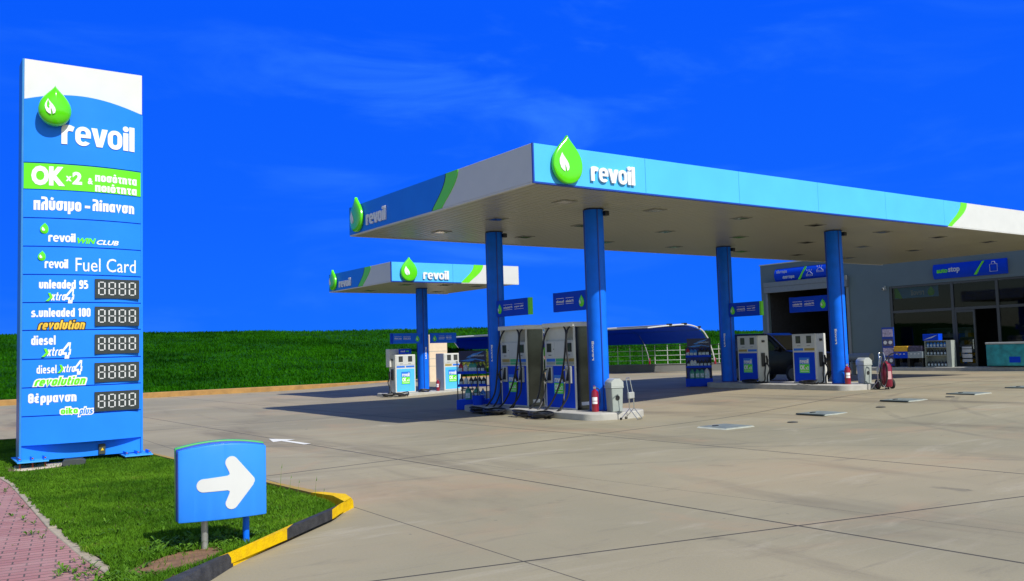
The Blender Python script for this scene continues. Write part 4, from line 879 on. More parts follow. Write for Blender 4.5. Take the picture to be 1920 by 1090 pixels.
# ------------------------------------------------------------------ arrow sign
ar = thing('arrow_sign', 'blue curved-top direction sign with white right arrow on two posts', 'arrow sign', (2.01, 7.32, .08), R(-7))
def arch_panel(nm, x0, x1, z0, z1, rise, ya, yb, m, bev, bulge=0):
    top = [(x1-(x1-x0)*i/14, z1+rise*(1-(2*i/14-1)**2)) for i in range(15)]
    bot = [(x0+(x1-x0)*i/6, z0) for i in range(7)]
    return MB().prism(bot+top, ya, yb).build(nm, m, ar, bevel=bev, seg=2)
arch_panel('back_panel', -.222, .480, .238, .818, .042, -.005, .055, mat('sign_back_green', (.06, .42, .06), .35, coat=.3), .006)
arch_panel('sign_core', -.217, .474, .240, .808, .042, -.05, .0, NAVY, .004)
abul = lambda x: .045*(1-((x-.133)/.345)**2)
def cut_curve(o, x0, x1, n, fn):
    bm = bmesh.new(); bm.from_mesh(o.data)
    for k in range(1, n): bmesh.ops.bisect_plane(bm, geom=bm.verts[:]+bm.edges[:]+bm.faces[:], plane_co=(x0+(x1-x0)*k/n, 0, 0), plane_no=(1, 0, 0))
    for v in bm.verts: v.co.y -= fn(v.co.x)*(1 if v.co.y < -.06 else 0)
    bm.to_mesh(o.data); bm.free(); o.data.polygons.foreach_set('use_smooth', [True]*len(o.data.polygons)); o.data.set_sharp_from_angle(angle=R(30))
fp = arch_panel('front_panel', -.212, .478, .236, .800, .042, -.11, -.045, mat('sign_front_blue', (0.025, 0.25, 0.95), 0.38, coat=0.1, var=.03, spec=.35), .012)
cut_curve(fp, -.212, .478, 18, abul)
def arrow_loop():
    r = .05; tip = (.372, .528); u1 = (.190, .700); u2 = (.190, .352)
    pts = arc(-.025, .520, r*1.05, r*1.05, 90, 270, 10)
    pts += [(.16, .468), (.176, .458), (.172, .44)]
    pts += [(u2[0]-.043+.0, u2[1]+.03)]+arc(u2[0]+.002, u2[1]+.012, .05, .05, 160, 318, 9)
    pts += [(tip[0]-.006, tip[1]-.035)]+arc(tip[0]-.032, tip[1], .038, .038, -38, 38, 6)
    pts += arc(u1[0]+.002, u1[1]-.012, .05, .05, 42, 200, 9)+[(.172, .612), (.176, .594), (.16, .584), (.0, .573)]
    return pts
aw_ = MB().prism(arrow_loop(), -.1145, -.10).build('arrow', mat('arrow_white', (.62, .64, .63), .5, var=.02), ar, smooth=0); cut_curve(aw_, -.212, .478, 18, abul)
MB().lathe([(.027, -.05), (.027, .26)], .0, -.02, 16).build('post', GALV, ar)
p2 = MB().lathe([(.026, -.05), (.026, .26)], .335, .02, 16).build('post', COLB, ar); p2['label'] = 'blue painted post'

# ------------------------------------------------------------------ racks with products
BOT = [mat('bottle_green', (.05, .3, .22), .3), mat('bottle_blue', (.03, .2, .6), .3), mat('bottle_dark', (.02, .022, .03), .3), mat('bottle_red', (.4, .02, .03), .35), mat('bottle_pale', (.55, .6, .65), .3)]
LABM = mat('bottle_label', (.5, .62, .75), .5, var=.5, scale=20)
CAPM = BLACKG
def bottle_proto(m):
    r = thing('oil_bottle', 'x', 'bottle')
    MB().lathe([(.052, 0), (.055, .02), (.055, .15), (.040, .20), (.018, .225), (.018, .24)], 0, 0, 12, sx=1.25, sy=.8).build('bottle_body', m, r)
    MB().lathe([(.021, .24), (.021, .265)], 0, 0, 10).build('cap', CAPM, r); MB().box(-.045, .045, -.047, -.04, .03, .13).build('paper_label', LABM, r)
    return r
PROT = {}
def bottles(mi, pts, rz, label, group, s=1.0):
    for p in pts:
        if mi not in PROT: PROT[mi] = bottle_proto(BOT[mi]); r = PROT[mi]; r.location = p; r.rotation_euler = (0, 0, rz); r['label'] = label
        else: r = dup(PROT[mi], p, rz, label)
        r['group'] = group; r.scale = (s, s, s)
def rack(label, loc, isl, full):
    r = thing('product_rack', label, 'rack', loc, R(-48), 'product racks'); w, d = .82, (.30 if full else .50)
    MB().box(-w/2-.03, w/2+.03, -d/2-.02, d/2, 0, .27).build('rack_base', DBLUE, r, bevel=.008)
    for x in (-w/2, w/2):
        for y in (-d/2+.02, d/2-.03): MB().box(x-.012, x+.012, y-.012, y+.012, .26, 1.33).build('rack_post', BLACKG, r)
    for z in (.62, .97): MB().box(-w/2, w/2, -d/2, d/2-.02, z, z+.02).build('shelf', NAVY, r); MB().box(-w/2, w/2, -d/2-.004, -d/2+.006, z, z+.075).build('shelf_lip', DBLUE, r)
    h = MB().box(-w/2+.05, w/2, -d/2+.03, -d/2+.06, 1.29, 1.60).build('header_board', mat('poster_navy', (.005, .012, .07), .3), r)
    sw1 = MB(); sw1.prism([(-.15, 1.42), (.05, 1.52), (.36, 1.58), (.12, 1.47), (.0, 1.43), (-.05, 1.40)], -d/2+.024, -d/2+.03); sw1.prism([(-.34, 1.33), (-.1, 1.37), (.15, 1.39), (.05, 1.33), (-.1, 1.31)], -d/2+.024, -d/2+.03); sw1.prism([(-.2, 1.39), (.1, 1.385), (.38, 1.33), (.36, 1.31), (.1, 1.36)], -d/2+.023, -d/2+.03)
    sw1.build('poster_swirl', mat('poster_blue', (.03, .22, .7), .4, var=.3, scale=9), h, smooth=0)
    text('revolution', h, (.0, .36, 1.44, 1.50), -d/2+.022, mat('poster_white', (.5, .6, .75), .5), .003, .01, .25)
    if full:
        MB().box(-w/2, w/2, d/2-.03, d/2-.01, .27, 1.3).build('back_panel', NAVY, r)
        MB().box(w/2-.006, w/2+.014, -d/2, d/2, .27, 1.6).build('side_panel', mat('rack_side_dark', (.01, .015, .05), .4), r)
    return r
rack('open product rack with blue base left of the tall pumps', (12.86, 20.28, 0), 0, False)
rack('full product rack with blue base at the end of the second island', (21.79, 20.30, .185), 0, True)
def rp(loc, xs, y, z): c_, s_ = math.cos(R(-48)), math.sin(R(-48)); y = y*.6 if loc[0] > 15 else y; return [(loc[0]+x*c_-y*s_, loc[1]+x*s_+y*c_, loc[2]+z) for x in xs]   # rack frame -> world (front faces -X)
A_, B_ = (12.86, 20.28, 0), (21.79, 20.30, .185)
bottles(0, rp(A_, (-.14, .10), -.12, .27), R(-48), 'green blue oil bottle on the base of the open rack', 'oil bottles on the open rack base', 1.35)
bottles(1, rp(A_, (.27,), -.10, .27), R(-48), 'blue bottle at the right end of the open rack base', 'single bottle on the open rack base', 1.1)
bottles(3, rp(A_, (-.34,), -.12, .99), R(-48), 'red bottle at the left of the open rack top shelf', 'top shelf bottles of the open rack', 1.1)
bottles(4, rp(A_, (-.20,), -.12, .99), R(-48), 'pale bottle beside the red one on the open rack', 'top shelf bottles of the open rack', 1.0)
bottles(0, rp(A_, (-.04, .06), -.12, .99), R(-48), 'green bottle in the middle of the open rack top shelf', 'green bottles on the open rack top shelf', 1.15)
bottles(2, rp(A_, (.17, .29), -.12, .99), R(-48), 'dark bottle at the right of the open rack top shelf', 'dark bottles on the open rack top shelf', 1.0)
bottles(2, rp(A_, (-.33, -.05, .07, .19, .31), -.12, .64), R(-48), 'dark bottle in the middle shelf row of the open rack', 'dark bottles on the open rack middle shelf', .95)
bottles(4, rp(A_, (-.19,), -.12, .64), R(-48), 'pale bottle among dark ones on the open rack middle shelf', 'pale bottle on the open rack', .95)
bottles(0, rp(B_, (-.22, -.05, .1), -.14, .27), R(-48), 'green bottle on the base of the full rack', 'green bottles on the full rack base', 1.25)
bottles(4, rp(B_, (.26,), -.14, .27), R(-48), 'pale blue can at the right of the full rack base', 'pale can on the full rack base', 1.35)
bottles(2, rp(B_, (-.33, -.02, .1, .22, .34), -.14, .64), R(-48), 'dark bottle in the middle shelf row of the full rack', 'dark bottles on the full rack middle shelf', .95)
bottles(4, rp(B_, (-.22, -.12), -.14, .64), R(-48), 'white bottle on the middle shelf of the full rack', 'white bottles on the full rack', 1.0)
bottles(3, rp(B_, (-.34,), -.14, .99), R(-48), 'red bottle at the left of the full rack top shelf', 'red bottle on the full rack', 1.15)
bottles(1, rp(B_, (-.22, -.1), -.14, .99), R(-48), 'blue bottle on the top shelf of the full rack', 'blue bottles on the full rack top shelf', 1.05)
bottles(2, rp(B_, (.06, .18, .3), -.14, .99), R(-48), 'dark bottle on the top shelf of the full rack', 'dark bottles on the full rack top shelf', 1.1)
# squeegee bucket beside the open rack
bk = thing('squeegee_bucket', 'blue water bucket with squeegee handles between rack and far column', 'bucket', (12.62, 19.72, .0))
MB().lathe([(.13, 0), (.165, .40), (.15, .40), (.145, .36)], 0, 0, 20).build('bucket_body', DBLUE, bk)
for a, b in (((-.02, 0, .3), (-.04, -.06, 1.2)), ((.05, .02, .3), (.02, .02, .95)), ((-.06, .05, .3), (-.02, .32, .75))): MB().tube([a, b], .012, 6).build('squeegee_handle', BLACKG if a[0] < 0 else GREYP, bk)
hb = [(.165*math.cos(t), .165*math.sin(t)*.2, .40+.09*math.sin(t)) for t in [math.pi*i/10 for i in range(11)]]; MB().tube(hb, .007, 6).build('bucket_handle', BLACKG, bk)

# ------------------------------------------------------------------ bins, extinguishers, trolleys
def bin_(label, loc, rz):
    r = thing('litter_bin', label, 'bin', loc, rz, 'litter bins'); b = MB(); w0, w1, h = .145, .165, .56
    b.add([(-w0, -w0, 0), (w0, -w0, 0), (w0, w0, 0), (-w0, w0, 0), (-w1, -w1, h), (w1, -w1, h), (w1, w1, h), (-w1, w1, h)], [(0, 3, 2, 1), (0, 1, 5, 4), (1, 2, 6, 5), (2, 3, 7, 6), (3, 0, 4, 7), (4, 5, 6, 7)]); b.build('bin_body', GREYP, r, bevel=.015)
    MB().box(-w1-.015, w1+.015, -w1-.015, w1+.015, h+.0, h+.03).build('rim', mat('lid_grey', (.42, .45, .42), .45), r, bevel=.006)
    lid = MB().prism([(-w1-.01, h+.03), (w1+.01, h+.03), (w1+.01, h+.14), (.07, h+.225), (-.07, h+.225), (-w1-.01, h+.14)], -w1-.01, w1+.01, 'y').build('lid', mat('lid_grey', (.42, .45, .42), .45), r, bevel=.008)
    MB().add([(w1+.005, -.12, h+.150), (w1+.005, .12, h+.150), (.075, .12, h+.228), (.075, -.12, h+.228)], [(0, 1, 2, 3)]).xf(Matrix.Translation((.006, 0, .006))).build('lid_opening', mat('lid_flap', (.25, .3, .28), .5), lid, smooth=0)
    em = MB().tube([(0.0, -.0, 0), (0, -.004, 0)], .06, 14); em.build('bin_emblem', BLACKG, r).location = (.0, -.163, .33); r.scale = (.9, .9, .94); return r
bin_('grey litter bin at the front tip of the near island beside the wire trolley', (13.06, 14.74, .15), R(-12))
bin_('grey litter bin on the second island beside the wheeled extinguisher', (22.62, 14.72, .33), R(-12))
def ext_(label, loc, s=1.0):
    r = thing('fire_extinguisher', label, 'fire extinguisher', loc, R(-45), 'hand fire extinguishers'); r.scale = (s, s, s)
    MB().lathe([(.078, 0), (.083, .015), (.083, .40), (.07, .46), (.03, .495), (.025, .52)], 0, 0, 18).build('cylinder_body', RED, r)
    MB().box(-.03, .03, -.02, .05, .52, .565).build('valve', CHROME, r); MB().box(-.012, .012, -.11, .03, .575, .59).build('lever', RED, r)
    MB().tube(catmull([(0, .05, .54), (.09, .06, .5), (.115, .02, .35), (.10, -.02, .12)], 5), .011, 6).build('hose', RUBBER, r)
    lb = MB(); pts = [(.0845*math.sin(a), -.0845*math.cos(a)) for a in [R(-42+12*i) for i in range(8)]]
    for z0, z1 in ((.18, .235), (.25, .33)): lb.add([(x, y, z) for z in (z0, z1) for x, y in pts], [(i, i+1, 8+i+1, 8+i) for i in range(7)])
    lb.build('instruction_label', LETT, r, smooth=0, fix=False); return r
ext_('red fire extinguisher at the foot of the near island front column', (12.76, 15.06, .15))
ext_('red fire extinguisher at the foot of the second island front column', (22.10, 14.92, .33), 1.0)
ext_('small red fire extinguisher right of the small canopy column', (16.48, 28.55, .12), .8)
def trolley(label, loc, rz):
    r = thing('wire_trolley', label, 'trolley', loc, rz, 'wire trolleys')
    hp = [(-.13, .0, .48), (-.10, .06, .86), (-.08, .07, .90), (.08, .07, .90), (.10, .06, .86), (.13, 0, .48)]
    MB().tube(catmull(hp, 5), .010, 6).build('handle', CHROME, r)
    for s in (-1, 1):
        MB().tube([(s*.13, 0, .50), (s*.13, 0, .24)], .012, 6).build('upright', CHROME, r)
        MB().tube([(s*.13, 0, .25), (s*.13, .20, .03)], .009, 6).build('rear_leg', CHROME, r); MB().tube([(s*.13, 0, .25), (s*.13, -.18, .02)], .009, 6).build('front_leg', CHROME, r)
        MB().lathe([(.028, -.014), (.028, .014)], 0, 0, 14).xf(Matrix.Translation((s*.145, .20, .03)) @ Matrix.Rotation(R(90), 4, 'Y')).build('wheel', BLACKG, r)
    MB().tube([(-.13, -.18, .02), (.13, -.18, .02)], .009, 6).build('foot_bar', CHROME, r)
    MB().box(-.15, .12, -.03, .03, .46, .60).build('tray_box', LGREY, r, bevel=.012); return r
trolley('wire trolley with small wheels beside the litter bin of the near island', (13.02, 14.14, .0), R(25))
trolley('wire trolley behind the wheeled extinguisher at the second island', (22.35, 14.10, .19), R(200))
we = thing('wheeled_extinguisher', 'large red wheeled fire extinguisher with black hose and rubber wheel', 'fire extinguisher', (22.52, 13.98, .19), R(-30))
MB().lathe([(.13, .06), (.155, .10), (.155, .60), (.12, .70), (.05, .745), (.05, .78)], 0, 0, 20).build('cylinder_body', mat('maroon_enamel', (.2, .004, .03), .3, coat=.4, var=.1), we)
for s in (-1, 1):
    MB().tube(catmull([(s*.09, .16, .12), (s*.09, .17, .7), (s*.08, .20, .95), (s*.05, .22, 1.02)], 5), .014, 6).build('frame_tube', CHROME, we)
    wh = MB().lathe([(.10, -.03), (.135, -.025), (.135, .025), (.10, .03)], 0, 0, 18).xf(Matrix.Translation((s*.21, .10, .135)) @ Matrix.Rotation(R(90), 4, 'Y')).build('wheel', TYRE, we)
    MB().lathe([(.09, -.02), (.07, -.036), (.07, .036), (.09, .02)], 0, 0, 14).xf(Matrix.Translation((s*.21, .10, .135)) @ Matrix.Rotation(R(90), 4, 'Y')).build('wheel_rim', mat('maroon_enamel', (.2, .004, .03), .3), wh)
MB().tube([(-.05, .22, 1.02), (.05, .22, 1.02)], .014, 6).build('grip', BLACKG, we)
MB().tube([(-.15+.02*math.sin(k*.4)-.18*math.cos(k*.42)*.55, -.14-.02*math.sin(k), .42+.34*math.sin(k*.42)) for k in range(36)], .018, 7).build('hose', RUBBER, we)
MB().tube(catmull([(0, 0, .78), (.10, -.05, .95), (.28, -.12, 1.0), (.34, -.14, .92)], 5), .014, 6).build('discharge_hose', RUBBER, we)
MB().box(-.06, .06, -.162, -.15, .28, .5).build('instruction_label', mat('label_pinkish', (.6, .35, .35), .5), we)
tk = thing('water_trough', 'low grey drum shaped trough on legs before the wash bay wall', 'trough', (33.0, 21.6, gh(33)), R(-90))
MB().prism(rrect(-.17, .17, .55, .90, .15, 6), -.5, .5, 'x').build('drum', mat('dull_grey', (.3, .31, .3), .45, metal=.3), tk)
for x in (-.35, .35): MB().box(x-.03, x+.03, -.12, .12, 0, .60).build('leg', SHUT, tk)
MB().box(-.5, .5, -.2, .2, .52, .55).build('cradle', SHUT, tk)

# ------------------------------------------------------------------ station building
bd = thing('station_building', 'pale rendered station building with dark wash bay and glazed shop front', 'building', (39.5, 20, 0))
XB = 39.5; TOPZ = 5.86
def bb(nm, m, *boxes, **k):
    mb = MB()
    for b in boxes: mb.box(*b)
    return mb.build(nm, m, bd, world=True, **k)
bb('wall', WALLM, (XB, XB+.3, 31.5, 31.85, 0, TOPZ), (XB, XB+.3, 24.12, 26.4, 0, TOPZ), (XB, XB+.3, 26.4, 31.5, 4.86, TOPZ), (XB, XB+.3, 5, 24.12, 4.12, TOPZ), (XB+.3, XB+9, 31.55, 31.85, 0, TOPZ), (XB+8.7, XB+9, 5, 31.5, 0, TOPZ), (XB+.3, XB+8.7, 5, 5.3, 0, TOPZ))
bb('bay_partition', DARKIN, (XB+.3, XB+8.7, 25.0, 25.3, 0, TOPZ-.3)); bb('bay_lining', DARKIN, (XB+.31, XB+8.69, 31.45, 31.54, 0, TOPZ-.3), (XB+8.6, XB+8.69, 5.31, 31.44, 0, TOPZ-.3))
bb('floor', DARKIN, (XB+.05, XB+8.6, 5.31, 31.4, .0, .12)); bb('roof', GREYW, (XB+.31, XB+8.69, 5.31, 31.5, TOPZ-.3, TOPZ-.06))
bb('parapet_cap', LGREY, (XB-.04, XB+.34, 5, 31.89, TOPZ, TOPZ+.06))
o = bb('shutter_box', SHUT, (XB-.22, XB-.002, 26.3, 31.52, 4.62, 4.87), (XB-.20, XB-.002, 26.3, 31.52, 4.30, 4.61)); bb('shutter_rail', SHUT, (XB-.06, XB-.002, 26.3, 26.46, .1, 4.29)); bb('shutter_rail', SHUT, (XB-.06, XB-.002, 31.38, 31.52, .1, 4.29))
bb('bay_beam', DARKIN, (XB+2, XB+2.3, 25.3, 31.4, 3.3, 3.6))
bb('shop_step', ISL, (XB-1.0, XB-.003, 10, 25.5, -.02, .22), bevel=.02)
FY = [24.05, 21.03, 19.02, 16.2, 13.4]
mb = MB(); x0, x1 = XB+.02, XB+.12
for y in FY: mb.box(x0, x1, y-.06, y+.06, .23, 4.115)
for a, b in zip(FY[:-1], FY[1:]): mb.box(x0+.01, x1-.01, b+.061, a-.061, 2.80, 2.92); mb.box(x0+.01, x1-.01, b+.061, a-.061, 4.02, 4.11); 
for a, b in ((24.05, 21.03), (19.02, 16.2), (16.2, 13.4)): mb.box(x0+.01, x1-.01, b+.061, a-.061, .231, .40)
mb.build('window_frame', FRAME, bd, world=True)
for a, b in zip(FY[:-1], FY[1:]):
    z0 = .40
    MB().box(x0+.045, x0+.055, b+.06, a-.06, 2.92, 4.02).build('window_pane', GLASS, bd, world=True)
    if a != 21.03: MB().box(x0+.045, x0+.055, b+.06, a-.06, .40, 2.80).build('window_pane', GLASS, bd, world=True)
dr = MB(); dr.box(x0, x1-.02, 20.05, 20.13, .24, 2.79); dr.box(x0, x1-.02, 20.88, 20.96, .24, 2.79); dr.box(x0, x1-.02, 20.13, 20.88, 2.69, 2.79); dr.box(x0, x1-.02, 20.13, 20.88, .24, .36); dr.box(x0, x1-.02, 20.13, 20.88, 1.12, 1.2)
dro = dr.build('door', FRAME, bd, world=True)
hh = MB().box(x0-.05, x0-.02, 20.15, 20.18, 1.0, 1.45).build('door_handle', CHROME, dro); hh.location = (-39.5, -20, 0)
hh = MB().box(x0+.03, x0+.04, 20.13, 20.88, 1.2, 2.69).build('door_pane', GLASS, dro); hh.location = (-39.5, -20, 0)
for k, (za, zb_) in enumerate(((.42, .55), (.60, .78), (.84, 1.0), (1.03, 1.11))):
    hh = MB().box(x0-.006, x0+.01, 20.28, 20.72, za, zb_).build('door_notice', LETT, dro); hh.location = (-39.5, -20, 0)
wb = thing('window_reflection', 'blue banner with green drop painted on a sheet behind the left shop window top', 'reflection', (39.70, 23.95, 3.50), R(-90))  # added sheet: paints a sign's mirrored reflection in the window glass
MB().box(0, 2.2, -.01, .01, 0, .52).build('reflection_sheet', mat('reflection_blue', (.05, .4, .75), .5), wb)
MB().prism([(.0, .52), (.0, .05), (.28, .0), (.40, .0), (.16, .52)], -.016, -.008).build('reflection_corner', SWOOSH, wb)
droplet(wb, 1.85, .22, .17, -.012, .006, .01, leaf=False); place_mesh(glyph_mesh(revoil_loops()), 'reflection_lettering', LETT, wb, (1.5, .85, .12, .38), -.012, .004)
# things inside the shop seen through the glass
sh = thing('shop_shelving', 'tall shop shelving with goods behind the glazed front', 'shelving', (41.6, 22.4, .12))
mbs = MB(); mbs.box(-.25, .25, -1.2, 1.2, 0, .1); 
for z in (.5, .95, 1.4, 1.85): mbs.box(-.25, .25, -1.2, 1.2, z, z+.03)
mbs.box(.22, .25, -1.2, 1.2, .1, 1.9); mbs.build('shelves', GREYP, sh)
rnd = random.Random(4); mg = [MB() for _ in range(3)]
for z in (.1, .53, .98, 1.43):
    y = -1.15
    while y < 1.1:
        w_ = rnd.uniform(.08, .22); mg[rnd.randrange(3)].box(-.2, .1, y, y+w_-.01, z, z+rnd.uniform(.15, .33)); y += w_
for q, m in zip(mg, (BUSHY, BOT[1], CREAM)): q.build('packed_goods', m, sh)
s2_ = dup(sh, (42.3, 18.0, .12), None, 'second run of shop shelving with goods beside the shop door')
s3_ = dup(sh, (43.6, 15.0, .12), None, 'farthest run of shop shelving with goods at the right edge')
# outside security camera
cmr = thing('security_camera', 'small white security camera at the corner of the shop window', 'camera', (39.38, 24.28, 3.95))
MB().box(-.16, .08, -.05, .05, .0, .12).build('camera_body', LGREY, cmr, bevel=.015); MB().box(.0, .12, -.02, .02, .12, .22).build('bracket', GREYP, cmr); MB().tube([(-.19, 0, .06), (-.16, 0, .06)], .04, 10).build('lens', BLACKG, cmr)
# building signs (front face looks to -X)
ws = thing('wash_sign', 'blue rounded wash and lubrication sign above the shutter box', 'sign', (39.49, 30.75, 4.86), R(-90))
pts = [(-.0, 0), (0, .72)]
def bulged(w, h, d, n=10): return [(-d*math.sin(math.pi*i/n)**.7-.03, h*i/n) for i in range(n+1)]
prof = [(0, 0)]+[(y, z) for y, z in bulged(1, .72, .18)]+[(0, .72)]
MB().prism(prof, 0, 3.6, 'x').build('sign_board', DBLUE, ws, smooth=40)
GR = mat('pale_grey_lettering', (.55, .6, .68), .5)
stext('πλυντήριο'.replace('υ', 'u').replace('ή', 'η'), ws, (.18, .86, .42, .64), -.212, GR, .004); stext('λιπαντήριο'.replace('ή', 'η'), ws, (.56, 1.32, .10, .34), -.200, GR, .004)
MB().prism([(1.55, .03), (1.68, .03), (2.12, .69), (2.02, .69)], -.222, -.16).build('green_stripe', SWOOSH, ws)
def car_icon(x, z, s):
    mb = MB(); P_ = [(0, .05), (.0, .22), (.10, .24), (.18, .40), (.42, .40), (.52, .24), (.62, .22), (.62, .05), (0, .05)]
    mb.tube([(x+p*s, -.225, z+q*s) for p, q in P_], .011, 5); mb.tube([(x+.02*s, -.225, z+.14*s), (x+.6*s, -.225, z+.14*s)], .009, 5)
    for k in range(3): mb.tube([(x+(.1+.2*k)*s, -.225, z+.47*s), (x+(.06+.25*k)*s, -.225, z+.6*s)], .008, 5)
    mb.build('car_icon', GR, ws)
car_icon(2.1, .14, .62); car_icon(2.75, .30, .62)
ss = thing('shop_sign', 'blue sign reading stop with a shopping bag outline above the shop front', 'sign', (39.49, 21.78, 4.28), R(-90))
MB().prism([(0, 0)]+bulged(1, .68, .12)+[(0, .68)], 0, 3.32, 'x').build('sign_board', DBLUE, ss, smooth=40)
text('auto', ss, (.2, .72, .26, .46), -.155, LIME, .01, .04); text('stop', ss, (.75, 1.28, .20, .50), -.155, GR, .01, .03)
MB().prism([(1.9, .06), (2.02, .06), (2.38, .64), (2.3, .64)], -.16, -.1).build('green_stripe', SWOOSH, ss)
mb = MB(); mb.tube([(2.62, -.16, .14), (2.62, -.16, .46), (2.94, -.16, .46), (2.94, -.16, .14), (2.62, -.16, .14)], .011, 5); mb.tube([(2.70, -.16, .47), (2.72, -.16, .57), (2.84, -.16, .57), (2.86, -.16, .47)], .011, 5); mb.build('bag_outline', GR, ss)
# goods in front of the shop
ms = thing('poster_stand', 'narrow printed accessory stand against the wall by the shop window', 'stand', (38.75, 23.85, .22), R(-90))
MB().box(-.3, .3, -.03, .03, 0, 1.9).build('back_board', NAVY, ms); MB().box(-.3, .3, -.2, .2, 0, .06).build('stand_foot', BLACKG, ms)
for i, (z, h) in enumerate(((1.45, .36), (1.0, .34), (.55, .36), (.15, .32))):
    MB().box(-.26, .26, -.045, -.028, z, z+h).build('card_row', [PINKP, mat('card_dark', (.08, .07, .16), .4, var=.6, scale=18)][i % 2], ms)
    for x in (-.13, .13):
        if i in (1, 3): MB().lathe([(.09, -.01), (.09, .01)], 0, 0, 14).xf(Matrix.Translation((x, -.05, z+h/2)) @ Matrix.Rotation(R(90), 4, 'X')).build('disc_pack', LETT, ms)
def crate(label, loc, m1, m2, w=.72):
    r = thing('goods_bin', label, 'display bin', loc, R(-90), 'goods bins before the shop')
    MB().box(-w/2, w/2, -.25, .25, .42, .72).build('printed_front', m2, r, bevel=.01); MB().box(-w/2+.02, w/2-.02, -.22, .22, .725, .98).build('carton', m1, r, bevel=.01)
    for x in (-w/2+.03, w/2-.03): MB().box(x-.02, x+.02, -.2, .2, 0, .42).build('leg', BLACKG, r)
    text('- - -', r, (-.22, .22, .60, .63), -.252, LETT, .003, .01); return r
crate('blue goods bin with a yellow carton before the shop window', (38.75, 23.12, .22), BUSHY, DBLUE)
crate('dark goods bin with a pale strip before the shop window', (38.75, 22.40, .22), mat('carton_dark', (.06, .05, .1), .5, var=.6, scale=12), mat('carton_grey', (.3, .36, .4), .5))
sf = thing('display_shelf', 'grey open display shelf with bottles before the shop window', 'shelf', (38.8, 21.45, .22), R(-90))
mb = MB()
for z in (.0, .52, .88, 1.18): mb.box(-.5, .5, -.2, .2, z, z+.03)
mb.box(-.52, -.50, -.2, .2, 0, 1.21); mb.box(.5, .72, -.2, .2, 0, 1.21); mb.box(-.5, .5, .18, .2, .03, 1.2); mb.build('shelf_frame', GREYP, sf)
for i, (z, mi) in enumerate(((.55, 2), (.91, 1), (.03, 2))):
    bottles(mi, [(38.70, 21.45-x, .22+z) for x in (-.4, -.24, -.08, .08, .24, .4)], R(-90), ['dark bottle on the middle board of the shop display shelf', 'blue bottle on the upper board of the shop display shelf', 'dark bottle on the bottom board of the shop display shelf'][i], ['dark bottles on the shop shelf middle', 'blue bottles on the shop shelf top', 'dark bottles on the shop shelf bottom'][i], .95)
bx = thing('goods_carton', 'long blue printed carton lying on top of the display shelf', 'carton', (38.8, 21.6, 1.435), R(-90))
MB().box(-.45, .3, -.18, .18, 0, .3).build('carton_box', DBLUE, bx, bevel=.01); MB().prism([(-.4, .04), (-.1, .15), (.25, .25), (.0, .12)], -.186, -.17).build('carton_swirl', GR, bx)
fz = thing('chest_freezer', 'turquoise chest freezer beside the shop door at the right edge', 'freezer', (38.75, 18.25, .22), R(-90))
MB().box(-.85, 1.0, -.35, .35, .06, .98).build('freezer_body', TURQ, fz, bevel=.02); MB().box(-.87, 1.02, -.36, .36, .985, 1.07).build('glass_lid', LGREY, fz, bevel=.015)
MB().box(.1, .55, -.358, -.34, .2, .45).build('printed_patch', DBLUE, fz)

# ------------------------------------------------------------------ dark van by the second island
cv = thing('parked_van', 'dark van parked behind the low pumps, only its side and windscreen showing', 'van', (25.7, 20.2, gh(25.7)))
side = [(-2.05, .35), (-2.1, .75), (-1.95, .98), (-1.0, 1.10), (-.35, 1.62), (-.1, 1.72), (1.40, 1.74), (1.6, 1.55), (1.66, .40), (1.4, .28), (-1.8, .28)]
mb = MB(); n = len(side); vs = []
for x, k in ((-.85, 1), (-.80, 0), (.80, 0), (.85, 1)):
    for (p, q) in side:
        inset = .14*max(0, (q-1.05)/.7); xx = x-math.copysign(inset, x) if True else x
        vs.append((xx, p*(1.0 if k else 1.0)*(1 if k == 0 else .985), q*(1 if k == 0 else .99)))
order = [0, 1, 2, 3]
fs = [tuple(range(n)), tuple(reversed(range(3*n, 4*n)))]+[(a*n+i, (a+1)*n+i, (a+1)*n+(i+1) % n, a*n+(i+1) % n) for a in range(3) for i in range(n)]
mb.add(vs, fs).build('body', CARP, cv, bevel=.02, seg=2)
CG = mat('dark_car_glass', (.012, .015, .018), .05, coat=1.0)
for s in (-1, 1):
    MB().prism([(-.75, 1.12), (-.25, 1.56), (.55, 1.58), (.55, 1.12)], s*.80, s*.835, 'x').build('side_window', CG, cv); MB().prism([(.65, 1.12), (.65, 1.58), (1.28, 1.58), (1.36, 1.12)], s*.80, s*.835, 'x').build('side_window', CG, cv)
    for y in (-1.35, .98):
        w_ = MB().lathe([(.22, -.1), (.31, -.09), (.31, .09), (.22, .1)], 0, 0, 22).xf(Matrix.Translation((s*.76, y, .31)) @ Matrix.Rotation(R(90), 4, 'Y')).build('wheel', TYRE, cv)
        MB().lathe([(.2, -.105), (.2, .105)], 0, 0, 16).xf(Matrix.Translation((s*.76, y, .31)) @ Matrix.Rotation(R(90), 4, 'Y')).build('wheel_rim', mat('dark_rim', (.12, .12, .12), .4, metal=.6), w_)
    MB().box(min(s*.84, s*1.0), max(s*.84, s*1.0), -.82, -.68, 1.10, 1.24).build('mirror', CARP, cv, bevel=.03)
    MB().box(s*.62-.14, s*.62+.14, -2.09, -1.99, .72, .86).build('headlight', LGREY, cv, bevel=.02)
MB().tube([(-.72, -1.0, 1.12), (-.70, -.36, 1.645), (-.68, .0, 1.75)], .014, 6).build('roof_edge_trim', CHROME, cv)
MB().add([(-.70, -.97, 1.135), (.70, -.97, 1.135), (.62, -.36, 1.64), (-.62, -.36, 1.64)], [(0, 1, 2, 3)]).build('windscreen', CG, cv, smooth=0)

